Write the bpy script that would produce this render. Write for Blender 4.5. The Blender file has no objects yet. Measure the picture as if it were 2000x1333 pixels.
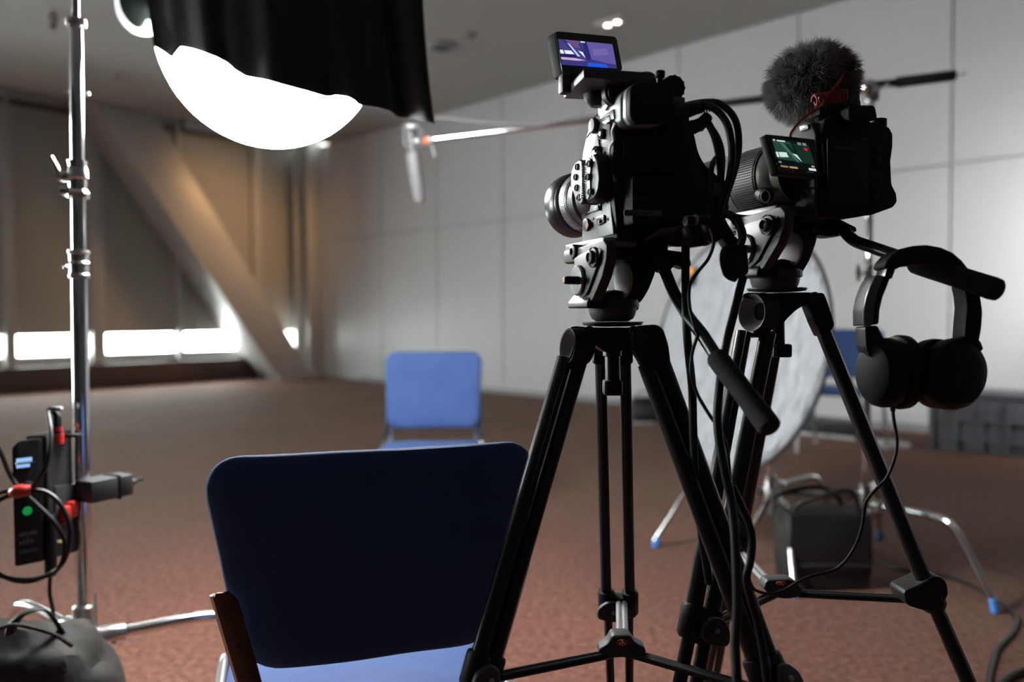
import bpy, bmesh, math, random
from mathutils import Vector as V, Matrix, noise
random.seed(7)
SC = bpy.context.scene
COL = SC.collection
PI = math.pi
# ------------------------------------------------------------------ camera
FPX = 1542.0; PITCH = 0.032; ROLL = -0.0045; CAMZ = 1.06
_fw = V((0, math.cos(PITCH), -math.sin(PITCH))); _up = V((0, math.sin(PITCH), math.cos(PITCH))); _rt = V((1, 0, 0))
CR = _rt*math.cos(ROLL) + _up*math.sin(ROLL); CU = -_rt*math.sin(ROLL) + _up*math.cos(ROLL); CF = _fw
CP = V((0, 0, CAMZ))
cam_d = bpy.data.cameras.new('camera'); cam = bpy.data.objects.new('camera', cam_d); COL.objects.link(cam)
cam.matrix_world = Matrix(((CR.x, CU.x, -CF.x, CP.x), (CR.y, CU.y, -CF.y, CP.y), (CR.z, CU.z, -CF.z, CP.z), (0, 0, 0, 1)))
cam_d.sensor_width = 36; cam_d.lens = FPX*36/2000; cam_d.clip_start = 0.02; cam_d.clip_end = 100
cam_d.dof.use_dof = True; cam_d.dof.focus_distance = 1.12; cam_d.dof.aperture_fstop = 2.2
SC.camera = cam
# ------------------------------------------------------------------ world, exposure
SC.view_settings.view_transform = 'Standard'; SC.view_settings.look = 'None'; SC.view_settings.gamma = 1.0
SC.view_settings.use_curve_mapping = False; SC.view_settings.exposure = 0.0
W = bpy.data.worlds.new('daylight'); SC.world = W; W.use_nodes = True
W.node_tree.nodes['Background'].inputs[0].default_value = (0.90, 1.0, 0.97, 1)
W.node_tree.nodes['Background'].inputs[1].default_value = 42.0
# room frame: right wall runs along D1 from corner C0; window wall runs along -D2
A1 = -0.7732
D1 = V((math.cos(A1), math.sin(A1), 0)); D2 = V((-math.sin(A1), math.cos(A1), 0)); UZ = V((0, 0, 1))
C0 = V((-3.1323, 13.6724, 0)); CEIL = 4.03; SEAM = 2.358; TS = 1.475; TW = 1.3725; WOFF = -0.834
W0 = C0 + D1*WOFF
def lamp(name, kind, loc, energy, color, size=.1, target=None, **kw):
    d = bpy.data.lights.new(name, kind); d.energy = energy; d.color = color
    if kind == 'AREA': d.size = size
    else: d.shadow_soft_size = size
    for k, v in kw.items(): setattr(d, k, v)
    o = bpy.data.objects.new(name, d); COL.objects.link(o); o.location = loc
    if target is not None: o.rotation_euler = (V(target)-V(loc)).to_track_quat('-Z', 'Y').to_euler()
    return o
# daylight pours through the gaps under the blinds: portals on the panes
for s in (0.9, 2.6, 4.3, 6.0, 8.2, 11.0):
    p = W0 - D2*s - D1*0.32 + UZ*0.60
    L = lamp('daylight_gap', 'AREA', p, 1, (1, 1, 1), 1.9, target=p + D1*1.0, shape='RECTANGLE', size_y=0.5)
    L.data.cycles.is_portal = True
# warm lamp washing the blinds behind the brace
for s_w, e_w in ((0.9, 430),):
    q = W0 - D2*s_w + D1*2.6 + UZ*3.95
    lamp('warm_wash', 'SPOT', q, e_w, (1.0, 0.56, 0.24), .45, target=W0 - D2*1.7 + UZ*2.2, spot_size=1.5, spot_blend=1.0)
# second studio lamp standing right of the frame, turned to the panelled wall
WALLLAMP = lamp('wall_lamp', 'SPOT', (4.45, 4.55, 1.75), 275, (1.0, .98, .985), .3, target=(4.9, 5.9, 1.35), spot_size=2.6, spot_blend=1.0)
# the lantern's inner bulb is the glowing dome further below (emission of the diffuser)

# ------------------------------------------------------------------ pixel helper (target frame 2000x1333)
def P(px, py, d): return CP + (CF + CR*((px-1000)/FPX) - CU*((py-666.5)/FPX))*d
def ray(px, py): return (CF + CR*((px-1000)/FPX) - CU*((py-666.5)/FPX))
def hit(px, py, p0, n):
    r = ray(px, py); t = (V(p0)-CP).dot(n)/r.dot(n); return CP + r*t
def PF(px, py): return hit(px, py, V((0, 0, 0)), UZ)
# ------------------------------------------------------------------ materials
def newmat(name):
    m = bpy.data.materials.new(name); m.use_nodes = True; nt = m.node_tree
    return m, nt, nt.nodes['Principled BSDF']
def mat(name, col, rough=.5, metal=0, spec=.5, bump=0, bscale=200, var=0, vscale=20, emit=None, es=0, coat=0, sheen=0, aniso=None, detail=3):
    m, nt, b = newmat(name)
    b.inputs['Base Color'].default_value = (*col, 1); b.inputs['Roughness'].default_value = rough
    b.inputs['Metallic'].default_value = metal; b.inputs['Specular IOR Level'].default_value = spec
    b.inputs['Coat Weight'].default_value = coat; b.inputs['Sheen Weight'].default_value = sheen
    N = nt.nodes.new; Lk = nt.links.new
    tc = N('ShaderNodeTexCoord')
    if var:
        n = N('ShaderNodeTexNoise'); n.inputs['Scale'].default_value = vscale; n.inputs['Detail'].default_value = detail
        Lk(tc.outputs['Object'], n.inputs['Vector'])
        mx = N('ShaderNodeMix'); mx.data_type = 'RGBA'
        mx.inputs[6].default_value = (*[c*(1-var) for c in col], 1); mx.inputs[7].default_value = (*[min(1, c*(1+var)) for c in col], 1)
        Lk(n.outputs['Fac'], mx.inputs[0]); Lk(mx.outputs[2], b.inputs['Base Color'])
    if bump:
        n = N('ShaderNodeTexNoise'); n.inputs['Scale'].default_value = bscale; n.inputs['Detail'].default_value = detail
        if aniso:
            mp = N('ShaderNodeMapping'); mp.inputs['Scale'].default_value = aniso; Lk(tc.outputs['Object'], mp.inputs['Vector']); Lk(mp.outputs[0], n.inputs['Vector'])
        else: Lk(tc.outputs['Object'], n.inputs['Vector'])
        bp = N('ShaderNodeBump'); bp.inputs['Strength'].default_value = bump; bp.inputs['Distance'].default_value = .002
        Lk(n.outputs['Fac'], bp.inputs['Height']); Lk(bp.outputs[0], b.inputs['Normal'])
    if emit:
        b.inputs['Emission Color'].default_value = (*emit, 1); b.inputs['Emission Strength'].default_value = es
    return m
M = {}
M['plastic'] = mat('black_plastic', (.006, .006, .0065), .42, spec=.35, bump=.25, bscale=900)
M['plastic_soft'] = mat('soft_black_rubber', (.006, .006, .0065), .65, spec=.3, bump=.35, bscale=700)
M['grip'] = mat('ribbed_foam', (.010, .010, .011), .78, spec=.3, bump=.5, bscale=500)
M['blackmetal'] = mat('black_anodised', (.006, .006, .0065), .30, spec=.45)
M['charcoal'] = mat('charcoal_plastic', (.032, .033, .037), .48, bump=.2, bscale=900)
M['camskin'] = mat('camera_side_panel', (.085, .085, .088), .36, metal=.55, bump=.15, bscale=800)
M['greymetal'] = mat('grey_metal', (.30, .30, .31), .38, metal=.7, bump=.1, bscale=400)
M['lens_silver'] = mat('silver_lens_barrel', (.20, .19, .175), .42, metal=.35, bump=.05, bscale=600)
M['chrome'] = mat('chrome', (.78, .78, .80), .13, metal=1, var=.06, vscale=30)
M['chromedull'] = mat('dull_chrome', (.62, .61, .60), .28, metal=1, var=.1, vscale=40)
M['brass'] = mat('aged_metal', (.30, .24, .17), .35, metal=.8, var=.2, vscale=60)
M['red'] = mat('red_plastic', (.55, .03, .02), .4)
M['redcord'] = mat('red_cord', (.25, .012, .010), .5)
M['bluecap'] = mat('blue_foot_cap', (.05, .22, .60), .5)
M['white'] = mat('white_paint', (.75, .75, .74), .5)
M['mark'] = mat('pale_lettering', (.42, .42, .42), .5)
M['markdim'] = mat('faint_lettering', (.07, .07, .075), .5)
M['sticker'] = mat('grey_label', (.10, .10, .105), .5)
M['cloth'] = mat('black_cloth', (.012, .013, .013), .85, bump=.5, bscale=60, sheen=.2)
M['bagcloth'] = mat('dark_bag_nylon', (.005, .005, .005), .62, bump=.6, bscale=120, var=.3, vscale=15)
M['sandbag'] = mat('worn_grey_canvas', (.019, .018, .015), .8, bump=.8, bscale=60, var=.35, vscale=14)
M['micgrey'] = mat('grey_microphone', (.13, .13, .135), .5, metal=.2, bump=.4, bscale=700)
M['fur'] = mat('grey_fur', (.26, .25, .24), .85, var=.5, vscale=120)
M['furcore'] = mat('fur_backing', (.02, .02, .02), .95)
M['cable'] = mat('black_cable', (.006, .006, .007), .45, spec=.35)
M['crate'] = mat('grey_crate_plastic', (.105, .115, .13), .6, bump=.15, bscale=200)
M['wood'] = mat('brown_steel_flat', (.10, .055, .035), .35, metal=.6, var=.3, vscale=25, bump=.2, bscale=80)
M['ledge'] = mat('dark_brown_skirting', (.055, .032, .024), .55, bump=.2, bscale=60)
M['mullion'] = mat('grey_mullion', (.38, .37, .36), .5)
M['blind'] = mat('woven_blind', (.33, .32, .295), .85, bump=.4, bscale=300)
M['beam'] = mat('painted_steel_beam', (.40, .39, .38), .42, bump=.1, bscale=30, var=.05, vscale=2)
M['glass_off'] = mat('dark_glass', (.01, .01, .012), .08, coat=.5)
M['glow_green'] = mat('green_led', (.02, .3, .05), .4, emit=(.1, 1, .15), es=2.2)
M['glow_green_dim'] = mat('green_button', (.0, .12, .03), .4, emit=(.02, .6, .12), es=.35)
M['dimwhite'] = mat('pale_plastic', (.45, .45, .46), .45)
def emitm(name, c, s=1.0):
    m = bpy.data.materials.new(name); m.use_nodes = True; nt = m.node_tree; nt.nodes.clear()
    e = nt.nodes.new('ShaderNodeEmission'); e.inputs[0].default_value = (*c, 1); e.inputs[1].default_value = s
    o = nt.nodes.new('ShaderNodeOutputMaterial'); nt.links.new(e.outputs[0], o.inputs[0]); return m
M['lantern'] = emitm('glowing_diffuser', (1, .975, .965), 110)
M['spotglow'] = emitm('downlight_glow', (1, .97, .9), 14)
# fabric with weave
def fabric(name, col, sc=900):
    m, nt, b = newmat(name); N = nt.nodes.new; Lk = nt.links.new
    tc = N('ShaderNodeTexCoord'); n = N('ShaderNodeTexNoise'); n.inputs['Scale'].default_value = 9; n.inputs['Detail'].default_value = 4
    Lk(tc.outputs['Object'], n.inputs['Vector'])
    mx = N('ShaderNodeMix'); mx.data_type = 'RGBA'; mx.inputs[6].default_value = (*[c*.82 for c in col], 1); mx.inputs[7].default_value = (*[c*1.15 for c in col], 1)
    Lk(n.outputs['Fac'], mx.inputs[0]); Lk(mx.outputs[2], b.inputs['Base Color'])
    w = N('ShaderNodeTexNoise'); w.inputs['Scale'].default_value = sc; w.inputs['Detail'].default_value = 2; Lk(tc.outputs['Object'], w.inputs['Vector'])
    w2 = N('ShaderNodeTexNoise'); w2.inputs['Scale'].default_value = 7; Lk(tc.outputs['Object'], w2.inputs['Vector'])
    b1 = N('ShaderNodeBump'); b1.inputs['Strength'].default_value = .35; b1.inputs['Distance'].default_value = .001; Lk(w.outputs['Fac'], b1.inputs['Height'])
    b2 = N('ShaderNodeBump'); b2.inputs['Strength'].default_value = .35; b2.inputs['Distance'].default_value = .02; Lk(w2.outputs['Fac'], b2.inputs['Height']); Lk(b1.outputs[0], b2.inputs['Normal'])
    Lk(b2.outputs[0], b.inputs['Normal']); b.inputs['Roughness'].default_value = .8; b.inputs['Sheen Weight'].default_value = .07
    b.inputs['Sheen Tint'].default_value = (.5, .65, 1, 1); b.inputs['Sheen Roughness'].default_value = .4
    return m
M['blue'] = fabric('blue_upholstery', (.024, .062, .195))
def carpet():
    m, nt, b = newmat('reddish_brown_carpet'); N = nt.nodes.new; Lk = nt.links.new
    tc = N('ShaderNodeTexCoord')
    n1 = N('ShaderNodeTexNoise'); n1.inputs['Scale'].default_value = 42; n1.inputs['Detail'].default_value = 5; n1.inputs['Roughness'].default_value = .75
    n2 = N('ShaderNodeTexNoise'); n2.inputs['Scale'].default_value = 1.1; n2.inputs['Detail'].default_value = 3
    for n in (n1, n2): Lk(tc.outputs['Object'], n.inputs['Vector'])
    r = N('ShaderNodeValToRGB'); r.color_ramp.elements[0].position = .38; r.color_ramp.elements[0].color = (.070, .029, .021, 1)
    r.color_ramp.elements[1].position = .64; r.color_ramp.elements[1].color = (.235, .108, .078, 1); Lk(n1.outputs['Fac'], r.inputs[0])
    mx = N('ShaderNodeMix'); mx.data_type = 'RGBA'; mx.blend_type = 'MULTIPLY'; mx.inputs[0].default_value = .45
    r2 = N('ShaderNodeValToRGB'); r2.color_ramp.elements[0].position = .35; r2.color_ramp.elements[0].color = (.6, .6, .6, 1); r2.color_ramp.elements[1].position = .65
    Lk(n2.outputs['Fac'], r2.inputs[0]); Lk(r.outputs[0], mx.inputs[6]); Lk(r2.outputs[0], mx.inputs[7]); Lk(mx.outputs[2], b.inputs['Base Color'])
    n3 = N('ShaderNodeTexNoise'); n3.inputs['Scale'].default_value = 260; n3.inputs['Detail'].default_value = 3; Lk(tc.outputs['Object'], n3.inputs['Vector'])
    bp = N('ShaderNodeBump'); bp.inputs['Strength'].default_value = .8; bp.inputs['Distance'].default_value = .006; Lk(n3.outputs['Fac'], bp.inputs['Height']); Lk(bp.outputs[0], b.inputs['Normal'])
    b.inputs['Roughness'].default_value = .8; b.inputs['Sheen Weight'].default_value = .12; b.inputs['Sheen Roughness'].default_value = .22; b.inputs['Sheen Tint'].default_value = (1, .93, .75, 1); b.inputs['Specular IOR Level'].default_value = .15
    return m
M['carpet'] = carpet()
M['panel'] = mat('satin_wall_panel', (.56, .555, .565), .40, spec=.45, bump=.05, bscale=3, var=.03, vscale=2)
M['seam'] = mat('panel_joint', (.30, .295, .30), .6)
M['ceiling'] = mat('ceiling_paint', (.40, .395, .38), .8, bump=.05, bscale=40)
M['backwall'] = mat('back_wall_paint', (.04, .04, .04), .8, bump=.05, bscale=40)
def silver():
    m, nt, b = newmat('crinkled_silver_foil'); N = nt.nodes.new; Lk = nt.links.new
    tc = N('ShaderNodeTexCoord'); mp = N('ShaderNodeMapping'); mp.inputs['Scale'].default_value = (1, 1, .45); mp.inputs['Rotation'].default_value = (.2, .4, 0); Lk(tc.outputs['Object'], mp.inputs[0])
    n = N('ShaderNodeTexNoise'); n.inputs['Scale'].default_value = 26; n.inputs['Detail'].default_value = 6; n.inputs['Distortion'].default_value = .6; Lk(mp.outputs[0], n.inputs['Vector'])
    bp = N('ShaderNodeBump'); bp.inputs['Strength'].default_value = 1; bp.inputs['Distance'].default_value = .05; Lk(n.outputs['Fac'], bp.inputs['Height']); Lk(bp.outputs[0], b.inputs['Normal'])
    b.inputs['Base Color'].default_value = (.27, .285, .305, 1); b.inputs['Metallic'].default_value = .3; b.inputs['Roughness'].default_value = .6
    return m
M['silver'] = silver()
def pane_mat():
    m = bpy.data.materials.new('window_glass'); m.use_nodes = True; nt = m.node_tree; nt.nodes.clear(); N = nt.nodes.new
    t = N('ShaderNodeBsdfTransparent'); g = N('ShaderNodeBsdfGlossy'); g.inputs['Roughness'].default_value = .02
    mx = N('ShaderNodeMixShader'); mx.inputs[0].default_value = .05; o = N('ShaderNodeOutputMaterial')
    nt.links.new(t.outputs[0], mx.inputs[1]); nt.links.new(g.outputs[0], mx.inputs[2]); nt.links.new(mx.outputs[0], o.inputs[0]); return m
M['pane'] = pane_mat()

# ------------------------------------------------------------------ mesh helpers
def BM(): return bmesh.new()
def merge(dst, src, mi=None):
    if mi is not None:
        for f in src.faces: f.material_index = mi
    me = bpy.data.meshes.new('t'); src.to_mesh(me); src.free(); dst.from_mesh(me); bpy.data.meshes.remove(me)
def rbox(bm, c, s, r=0, Mx=None, seg=2, mi=0, ax=None):
    """box centred c, size s, edges rounded r, ax=(X,Y,Z) axes, Mx frame"""
    t = BM(); bmesh.ops.create_cube(t, size=1)
    bmesh.ops.scale(t, vec=V(s), verts=t.verts)
    if r > 0: bmesh.ops.bevel(t, geom=list(t.edges), offset=min(r, min(s)*.49), segments=seg, profile=.5, affect='EDGES')
    if ax:
        R = Matrix((V(ax[0]).normalized(), V(ax[1]).normalized(), V(ax[2]).normalized())).transposed()
        bmesh.ops.transform(t, matrix=R.to_4x4(), verts=t.verts)
    bmesh.ops.translate(t, vec=V(c), verts=t.verts)
    if Mx: bmesh.ops.transform(t, matrix=Mx, verts=t.verts)
    merge(bm, t, mi)
def frame_of(d):
    d = V(d).normalized(); a = V((0, 0, 1)) if abs(d.z) < .9 else V((1, 0, 0))
    x = a.cross(d).normalized(); y = d.cross(x); return x, y, d
def smooth_path(pts, n=6, closed=False):
    pts = [V(p) for p in pts]; out = []
    N = len(pts); rng = range(N if closed else N-1)
    for i in rng:
        if closed: p0, p1, p2, p3 = pts[i-1], pts[i], pts[(i+1) % N], pts[(i+2) % N]
        else:
            p1, p2 = pts[i], pts[i+1]; p0 = pts[i-1] if i else p1*2-p2; p3 = pts[i+2] if i+2 < N else p2*2-p1
        for k in range(n):
            t = k/n
            out.append(.5*((2*p1)+(p2-p0)*t+(2*p0-5*p1+4*p2-p3)*t*t+(3*p1-p0-3*p2+p3)*t**3))
    if not closed: out.append(pts[-1])
    return out
def tube(bm, pts, r, seg=10, smooth=0, closed=False, caps=True, mi=0, flat=None):
    """r number or list; flat=(sx,sy) squash"""
    pts = [V(p) for p in pts]
    if smooth:
        if isinstance(r, (list, tuple)):
            rr = []; n = len(pts)
            for i in range(n-1):
                for k in range(smooth): rr.append(r[i]+(r[i+1]-r[i])*k/smooth)
            rr.append(r[-1]); r = rr
        pts = smooth_path(pts, smooth, closed)
    n = len(pts); rs = r if isinstance(r, (list, tuple)) else [r]*n
    rings = []; x = None
    for i in range(n):
        if closed: d = pts[(i+1) % n]-pts[i-1]
        else: d = pts[min(i+1, n-1)]-pts[max(i-1, 0)]
        if d.length < 1e-9: d = V((0, 0, 1))
        d.normalize()
        if x is None: x, y, _ = frame_of(d)
        else:
            x = (x - d*x.dot(d)); x = x.normalized() if x.length > 1e-6 else frame_of(d)[0]
        y = d.cross(x)
        sx, sy = flat or (1, 1)
        rings.append([bm.verts.new(pts[i] + (x*math.cos(2*PI*k/seg)*sx + y*math.sin(2*PI*k/seg)*sy)*rs[i]) for k in range(seg)])
    m = n if closed else n-1
    for i in range(m):
        a, b = rings[i], rings[(i+1) % n]
        for k in range(seg):
            f = bm.faces.new((a[k], a[(k+1) % seg], b[(k+1) % seg], b[k])); f.material_index = mi
    if caps and not closed:
        f = bm.faces.new(rings[0][::-1]); f.material_index = mi
        f = bm.faces.new(rings[-1]); f.material_index = mi
def cyl(bm, a, b, r, r2=None, seg=20, bev=0, mi=0):
    a, b = V(a), V(b); r2 = r if r2 is None else r2; L = (b-a).length; d = (b-a)/L
    if bev: tube(bm, [a, a+d*bev*.3, a+d*bev, b-d*bev, b-d*bev*.3, b], [r-bev, r-bev*.3, r, r2, r2-bev*.3, r2-bev], seg, mi=mi)
    else: tube(bm, [a, b], [r, r2], seg, mi=mi)
def lathe(bm, c, d, prof, seg=32, mi=0, caps=True):
    """prof: list of (t along d, r)"""
    x, y, d = frame_of(d); c = V(c); rings = []
    for t, r in prof:
        rings.append([bm.verts.new(c+d*t+(x*math.cos(2*PI*k/seg)+y*math.sin(2*PI*k/seg))*max(r, 1e-5)) for k in range(seg)])
    for i in range(len(rings)-1):
        a, b = rings[i], rings[i+1]
        for k in range(seg):
            f = bm.faces.new((a[k], a[(k+1) % seg], b[(k+1) % seg], b[k])); f.material_index = mi
    if caps:
        bm.faces.new(rings[0][::-1]).material_index = mi; bm.faces.new(rings[-1]).material_index = mi
def ball(bm, c, r, Mx=None, sx=1, sy=1, sz=1, seg=16, mi=0):
    t = BM(); bmesh.ops.create_uvsphere(t, u_segments=seg, v_segments=seg//2+2, radius=r)
    bmesh.ops.scale(t, vec=(sx, sy, sz), verts=t.verts); bmesh.ops.translate(t, vec=V(c), verts=t.verts)
    if Mx: bmesh.ops.transform(t, matrix=Mx, verts=t.verts)
    merge(bm, t, mi)
def prism(bm, pts, ext, bev=0, mi=0, seg=2):
    """extrude polygon pts by vector ext"""
    t = BM(); vs = [t.verts.new(V(p)) for p in pts]; f = t.faces.new(vs)
    r = bmesh.ops.extrude_face_region(t, geom=[f]); nv = [g for g in r['geom'] if isinstance(g, bmesh.types.BMVert)]
    bmesh.ops.translate(t, vec=V(ext), verts=nv)
    bmesh.ops.recalc_face_normals(t, faces=t.faces)
    if bev: bmesh.ops.bevel(t, geom=[e for e in t.edges if e.calc_face_angle(0) > .4], offset=bev, segments=seg, profile=.5, affect='EDGES', clamp_overlap=True)
    merge(bm, t, mi)
def roundpoly(pts, r, n=4):
    """round the corners of a polygon of 3d/2d points"""
    pts = [V(p) for p in pts]; out = []; N = len(pts)
    for i in range(N):
        a, b, c = pts[i-1], pts[i], pts[(i+1) % N]
        rr = min(r, (a-b).length*.45, (c-b).length*.45)
        p = b+(a-b).normalized()*rr; q = b+(c-b).normalized()*rr
        for k in range(n+1):
            t = k/n; out.append(p*(1-t)**2+b*2*t*(1-t)+q*t*t)
    return out
class Thing:
    def __init__(s, name, label, cat, loc=(0, 0, 0), rot=None, group=None, kind=None):
        o = bpy.data.objects.new(name, None); COL.objects.link(o); o.empty_display_size = .05
        mw = Matrix.Translation(V(loc)) @ (rot.to_4x4() if rot is not None else Matrix.Identity(4))
        o.matrix_world = mw; s.o = o; s.M = mw; s.Mi = mw.inverted()
        if kind: o['kind'] = kind
        if label: o['label'] = label
        if cat: o['category'] = cat
        if group: o['group'] = group
    def part(s, name, bm, m, parent=None, world=True, sharp=35, label=None, kind=None, smooth=True):
        if world: bmesh.ops.transform(bm, matrix=s.Mi, verts=bm.verts)
        o = link(name, bm, m, sharp, smooth); o.parent = parent or s.o
        if label: o['label'] = label
        if kind: o['kind'] = kind
        return o
def link(name, bm, m, sharp=35, smooth=True):
    me = bpy.data.meshes.new(name)
    bmesh.ops.recalc_face_normals(bm, faces=bm.faces) if name not in ('fur',) else None
    bm.to_mesh(me); bm.free()
    for x in (m if isinstance(m, (list, tuple)) else [m]): me.materials.append(M[x] if isinstance(x, str) else x)
    if smooth:
        me.polygons.foreach_set('use_smooth', [True]*len(me.polygons)); me.set_sharp_from_angle(angle=math.radians(sharp))
    o = bpy.data.objects.new(name, me); COL.objects.link(o); return o
def solo(name, bm, m, label, cat, group=None, sharp=35):
    """one-mesh thing, origin at its lowest centre"""
    zs = [v.co for v in bm.verts]; c = V((sum(v.x for v in zs)/len(zs), sum(v.y for v in zs)/len(zs), min(v.z for v in zs)))
    bmesh.ops.translate(bm, vec=-c, verts=bm.verts); o = link(name, bm, m, sharp); o.location = c
    o['label'] = label; o['category'] = cat
    if group: o['group'] = group
    return o
def struct(name, bm, m, sharp=35):
    o = link(name, bm, m, sharp, smooth=True); o['kind'] = 'structure'; return o
def text_bm(bm, s, size, Mx, mi=0, ext=.0003):
    c = bpy.data.curves.new('t', 'FONT'); c.body = s; c.size = size; c.extrude = ext; c.align_x = 'CENTER'; c.align_y = 'CENTER'
    o = bpy.data.objects.new('t', c); COL.objects.link(o); dg = bpy.context.evaluated_depsgraph_get()
    me = bpy.data.meshes.new_from_object(o.evaluated_get(dg)); t = BM(); t.from_mesh(me); bmesh.ops.transform(t, matrix=Mx, verts=t.verts)
    merge(bm, t, mi); bpy.data.objects.remove(o); bpy.data.curves.remove(c); bpy.data.meshes.remove(me)
def basis(o, x, y, z=None):
    x = V(x).normalized(); z = V(z).normalized() if z is not None else x.cross(V(y)).normalized(); y = z.cross(x)
    return Matrix(((x.x, y.x, z.x, o[0]), (x.y, y.y, z.y, o[1]), (x.z, y.z, z.z, o[2]), (0, 0, 0, 1)))
def copy_tree(o, parent=None):
    c = o.copy(); COL.objects.link(c)
    if parent: c.parent = parent; c.matrix_parent_inverse = o.matrix_parent_inverse
    for ch in list(o.children): copy_tree(ch, c)
    return c
# ================================================================== THE ROOM
def R(a, b, z=0): return C0 + D1*a - D2*b + UZ*z      # a along the right wall, b towards the left
# glass plane is parallel to the window wall
GO = WOFF - .32
bm = BM(); rbox(bm, R(8.3, 5.3, -.05), (20, 18, .1), 0, ax=(D1, D2, UZ)); struct('floor', bm, 'carpet')
bm = BM()
rbox(bm, R(9.2, 5.3, CEIL+.06), (18.4, 18, .12), 0, ax=(D1, D2, UZ))
struct('ceiling', bm, 'ceiling')
bm = BM(); rbox(bm, R(-.8, 5.3, CEIL+.55), (1.62, 18, .1), 0, ax=(D1, D2, UZ)); rbox(bm, R(.03, 5.3, CEIL+.31), (.06, 18, .38), 0, ax=(D1, D2, UZ)); struct('trim_1', bm, 'ceiling')
# right wall : backing + panels with recessed joints
bm = BM()
rbox(bm, R(8.3, -.07, CEIL/2), (20, .1, CEIL), 0, ax=(D1, D2, UZ), mi=1)
g = .0085; k = -2
for i in range(-2, 14):
    a0 = TS + i*TW; a1 = a0 + TW
    a0 = max(a0, WOFF-.3)
    if a1 < a0+.1 or a0 > 18: continue
    for z0, z1 in ((0.0, SEAM), (SEAM, CEIL)):
        rbox(bm, R((a0+a1)/2, -.008, (z0+z1)/2), (a1-a0-2*g, .03, z1-z0-2*g), .002, ax=(D1, D2, UZ), seg=1)
struct('wall_right', bm, ['panel', 'seam'])
# small bright fixing at the joint crossing
# left, back walls close the room behind the photographer
bm = BM(); rbox(bm, R(8.3, 14.2, CEIL/2+.3), (20, .1, CEIL+.6), 0, ax=(D1, D2, UZ)); struct('wall_left', bm, 'backwall')
bm = BM(); rbox(bm, R(18.2, 5.3, CEIL/2+.3), (.1, 18, CEIL+.6), 0, ax=(D1, D2, UZ)); struct('wall_back', bm, 'backwall')
bm = BM(); rbox(bm, R(GO-.35, -.35+.3, CEIL/2+.3), (.9, .1, CEIL+.6), 0, ax=(D1, D2, UZ)); struct('wall_corner', bm, 'beam')
# window wall: measure in s = distance from the corner line towards the left
def wall_s(px, py=660, off=GO):
    h = hit(px, py, C0+D1*off, D1); return -(h-C0).dot(D2), h.z
LT = wall_s(0, 720, WOFF)[1]; LT = .40 if LT != LT else LT
LT = (wall_s(0, 720, WOFF)[1] + wall_s(490, 698, WOFF)[1])/2
SILL = wall_s(100, 704)[1]; GAPT = wall_s(250, 650)[1]
RAIL = (wall_s(70, 212)[1]+wall_s(420, 270)[1])/2
print('ledge', LT, 'sill', SILL, 'gaptop', GAPT, 'rail', RAIL)
bm = BM(); rbox(bm, R(WOFF-.06, 6.5, (LT)/2), (.12, 13.6, LT), .01, ax=(D1, D2, UZ)); rbox(bm, R(WOFF-.25, 6.5, LT-.03), (.5, 13.6, .05), .005, ax=(D1, D2, UZ), mi=0)
struct('trim_2', bm, ['ledge'])
bm = BM(); rbox(bm, R(GO-.05, 6.5, SILL/2), (.14, 15.6, SILL), 0, ax=(D1, D2, UZ)); rbox(bm, R(GO, 6.5, CEIL+.3), (.16, 15.6, .9), 0, ax=(D1, D2, UZ))
rbox(bm, R(GO+.03, 6.5, SILL+.02), (.12, 13.6, .04), .004, ax=(D1, D2, UZ)); struct('wall_window', bm, 'mullion')
bays = [(wall_s(597)[0], wall_s(505)[0]), (wall_s(480)[0]+.05, wall_s(349)[0]), (wall_s(340)[0], wall_s(198)[0]), (wall_s(172)[0], wall_s(25)[0]), (wall_s(3)[0], wall_s(3)[0]+.75), (wall_s(3)[0]+.95, wall_s(3)[0]+3.7), (wall_s(3)[0]+3.9, wall_s(3)[0]+5.9)]
bays[0] = (bays[0][0], bays[0][0]+.97); bays[1] = (bays[0][1]+.14, bays[1][1])
print('bays', bays)
LAB = ['tall woven roller blind in the bay right of the diagonal brace', 'tall woven roller blind behind the lower part of the diagonal brace', 'tall woven roller blind second from the stand pole, behind the upper brace',
       'tall greyish roller blind directly behind the chrome light stand pole', 'greyish roller blind at the very left edge of the picture', 'roller blind further left out of view', 'roller blind furthest left out of view']
for i, (s0, s1) in enumerate(bays):
    bm = BM()
    for s in (s0-.02, s1+.02): rbox(bm, R(GO+.02, s, (SILL+CEIL)/2), (.10, .06, CEIL-SILL), .006, ax=(D1, D2, UZ))
    rbox(bm, R(GO+.02, (s0+s1)/2, SILL+.05), (.08, s1-s0, .05), .006, ax=(D1, D2, UZ))
    w = struct('window_%d' % (i+1), bm, 'mullion')
    bm = BM(); rbox(bm, R(GO-.03, (s0+s1)/2, (SILL+CEIL)/2), (.006, s1-s0, CEIL-SILL), 0, ax=(D1, D2, UZ)); p = link('pane', bm, 'pane'); p.parent = w
    if i > 4: 
        pass
    t = Thing('roller_blind', LAB[i], 'blind', R(GO+.10, (s0+s1)/2, GAPT if i < 5 else SILL+.10), group='roller blinds')
    gt = GAPT if i < 5 else SILL+.10
    bm = BM(); rbox(bm, R(GO+.10, (s0+s1)/2, (gt+RAIL)/2), (.012, s1-s0-.004, RAIL-gt), 0, ax=(D1, D2, UZ)); t.part('blind_fabric', bm, 'blind')
    bm = BM(); rbox(bm, R(GO+.10, (s0+s1)/2, gt), (.03, s1-s0-.03, .035), .008, ax=(D1, D2, UZ)); t.part('bottom_bar', bm, 'mullion')
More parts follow.
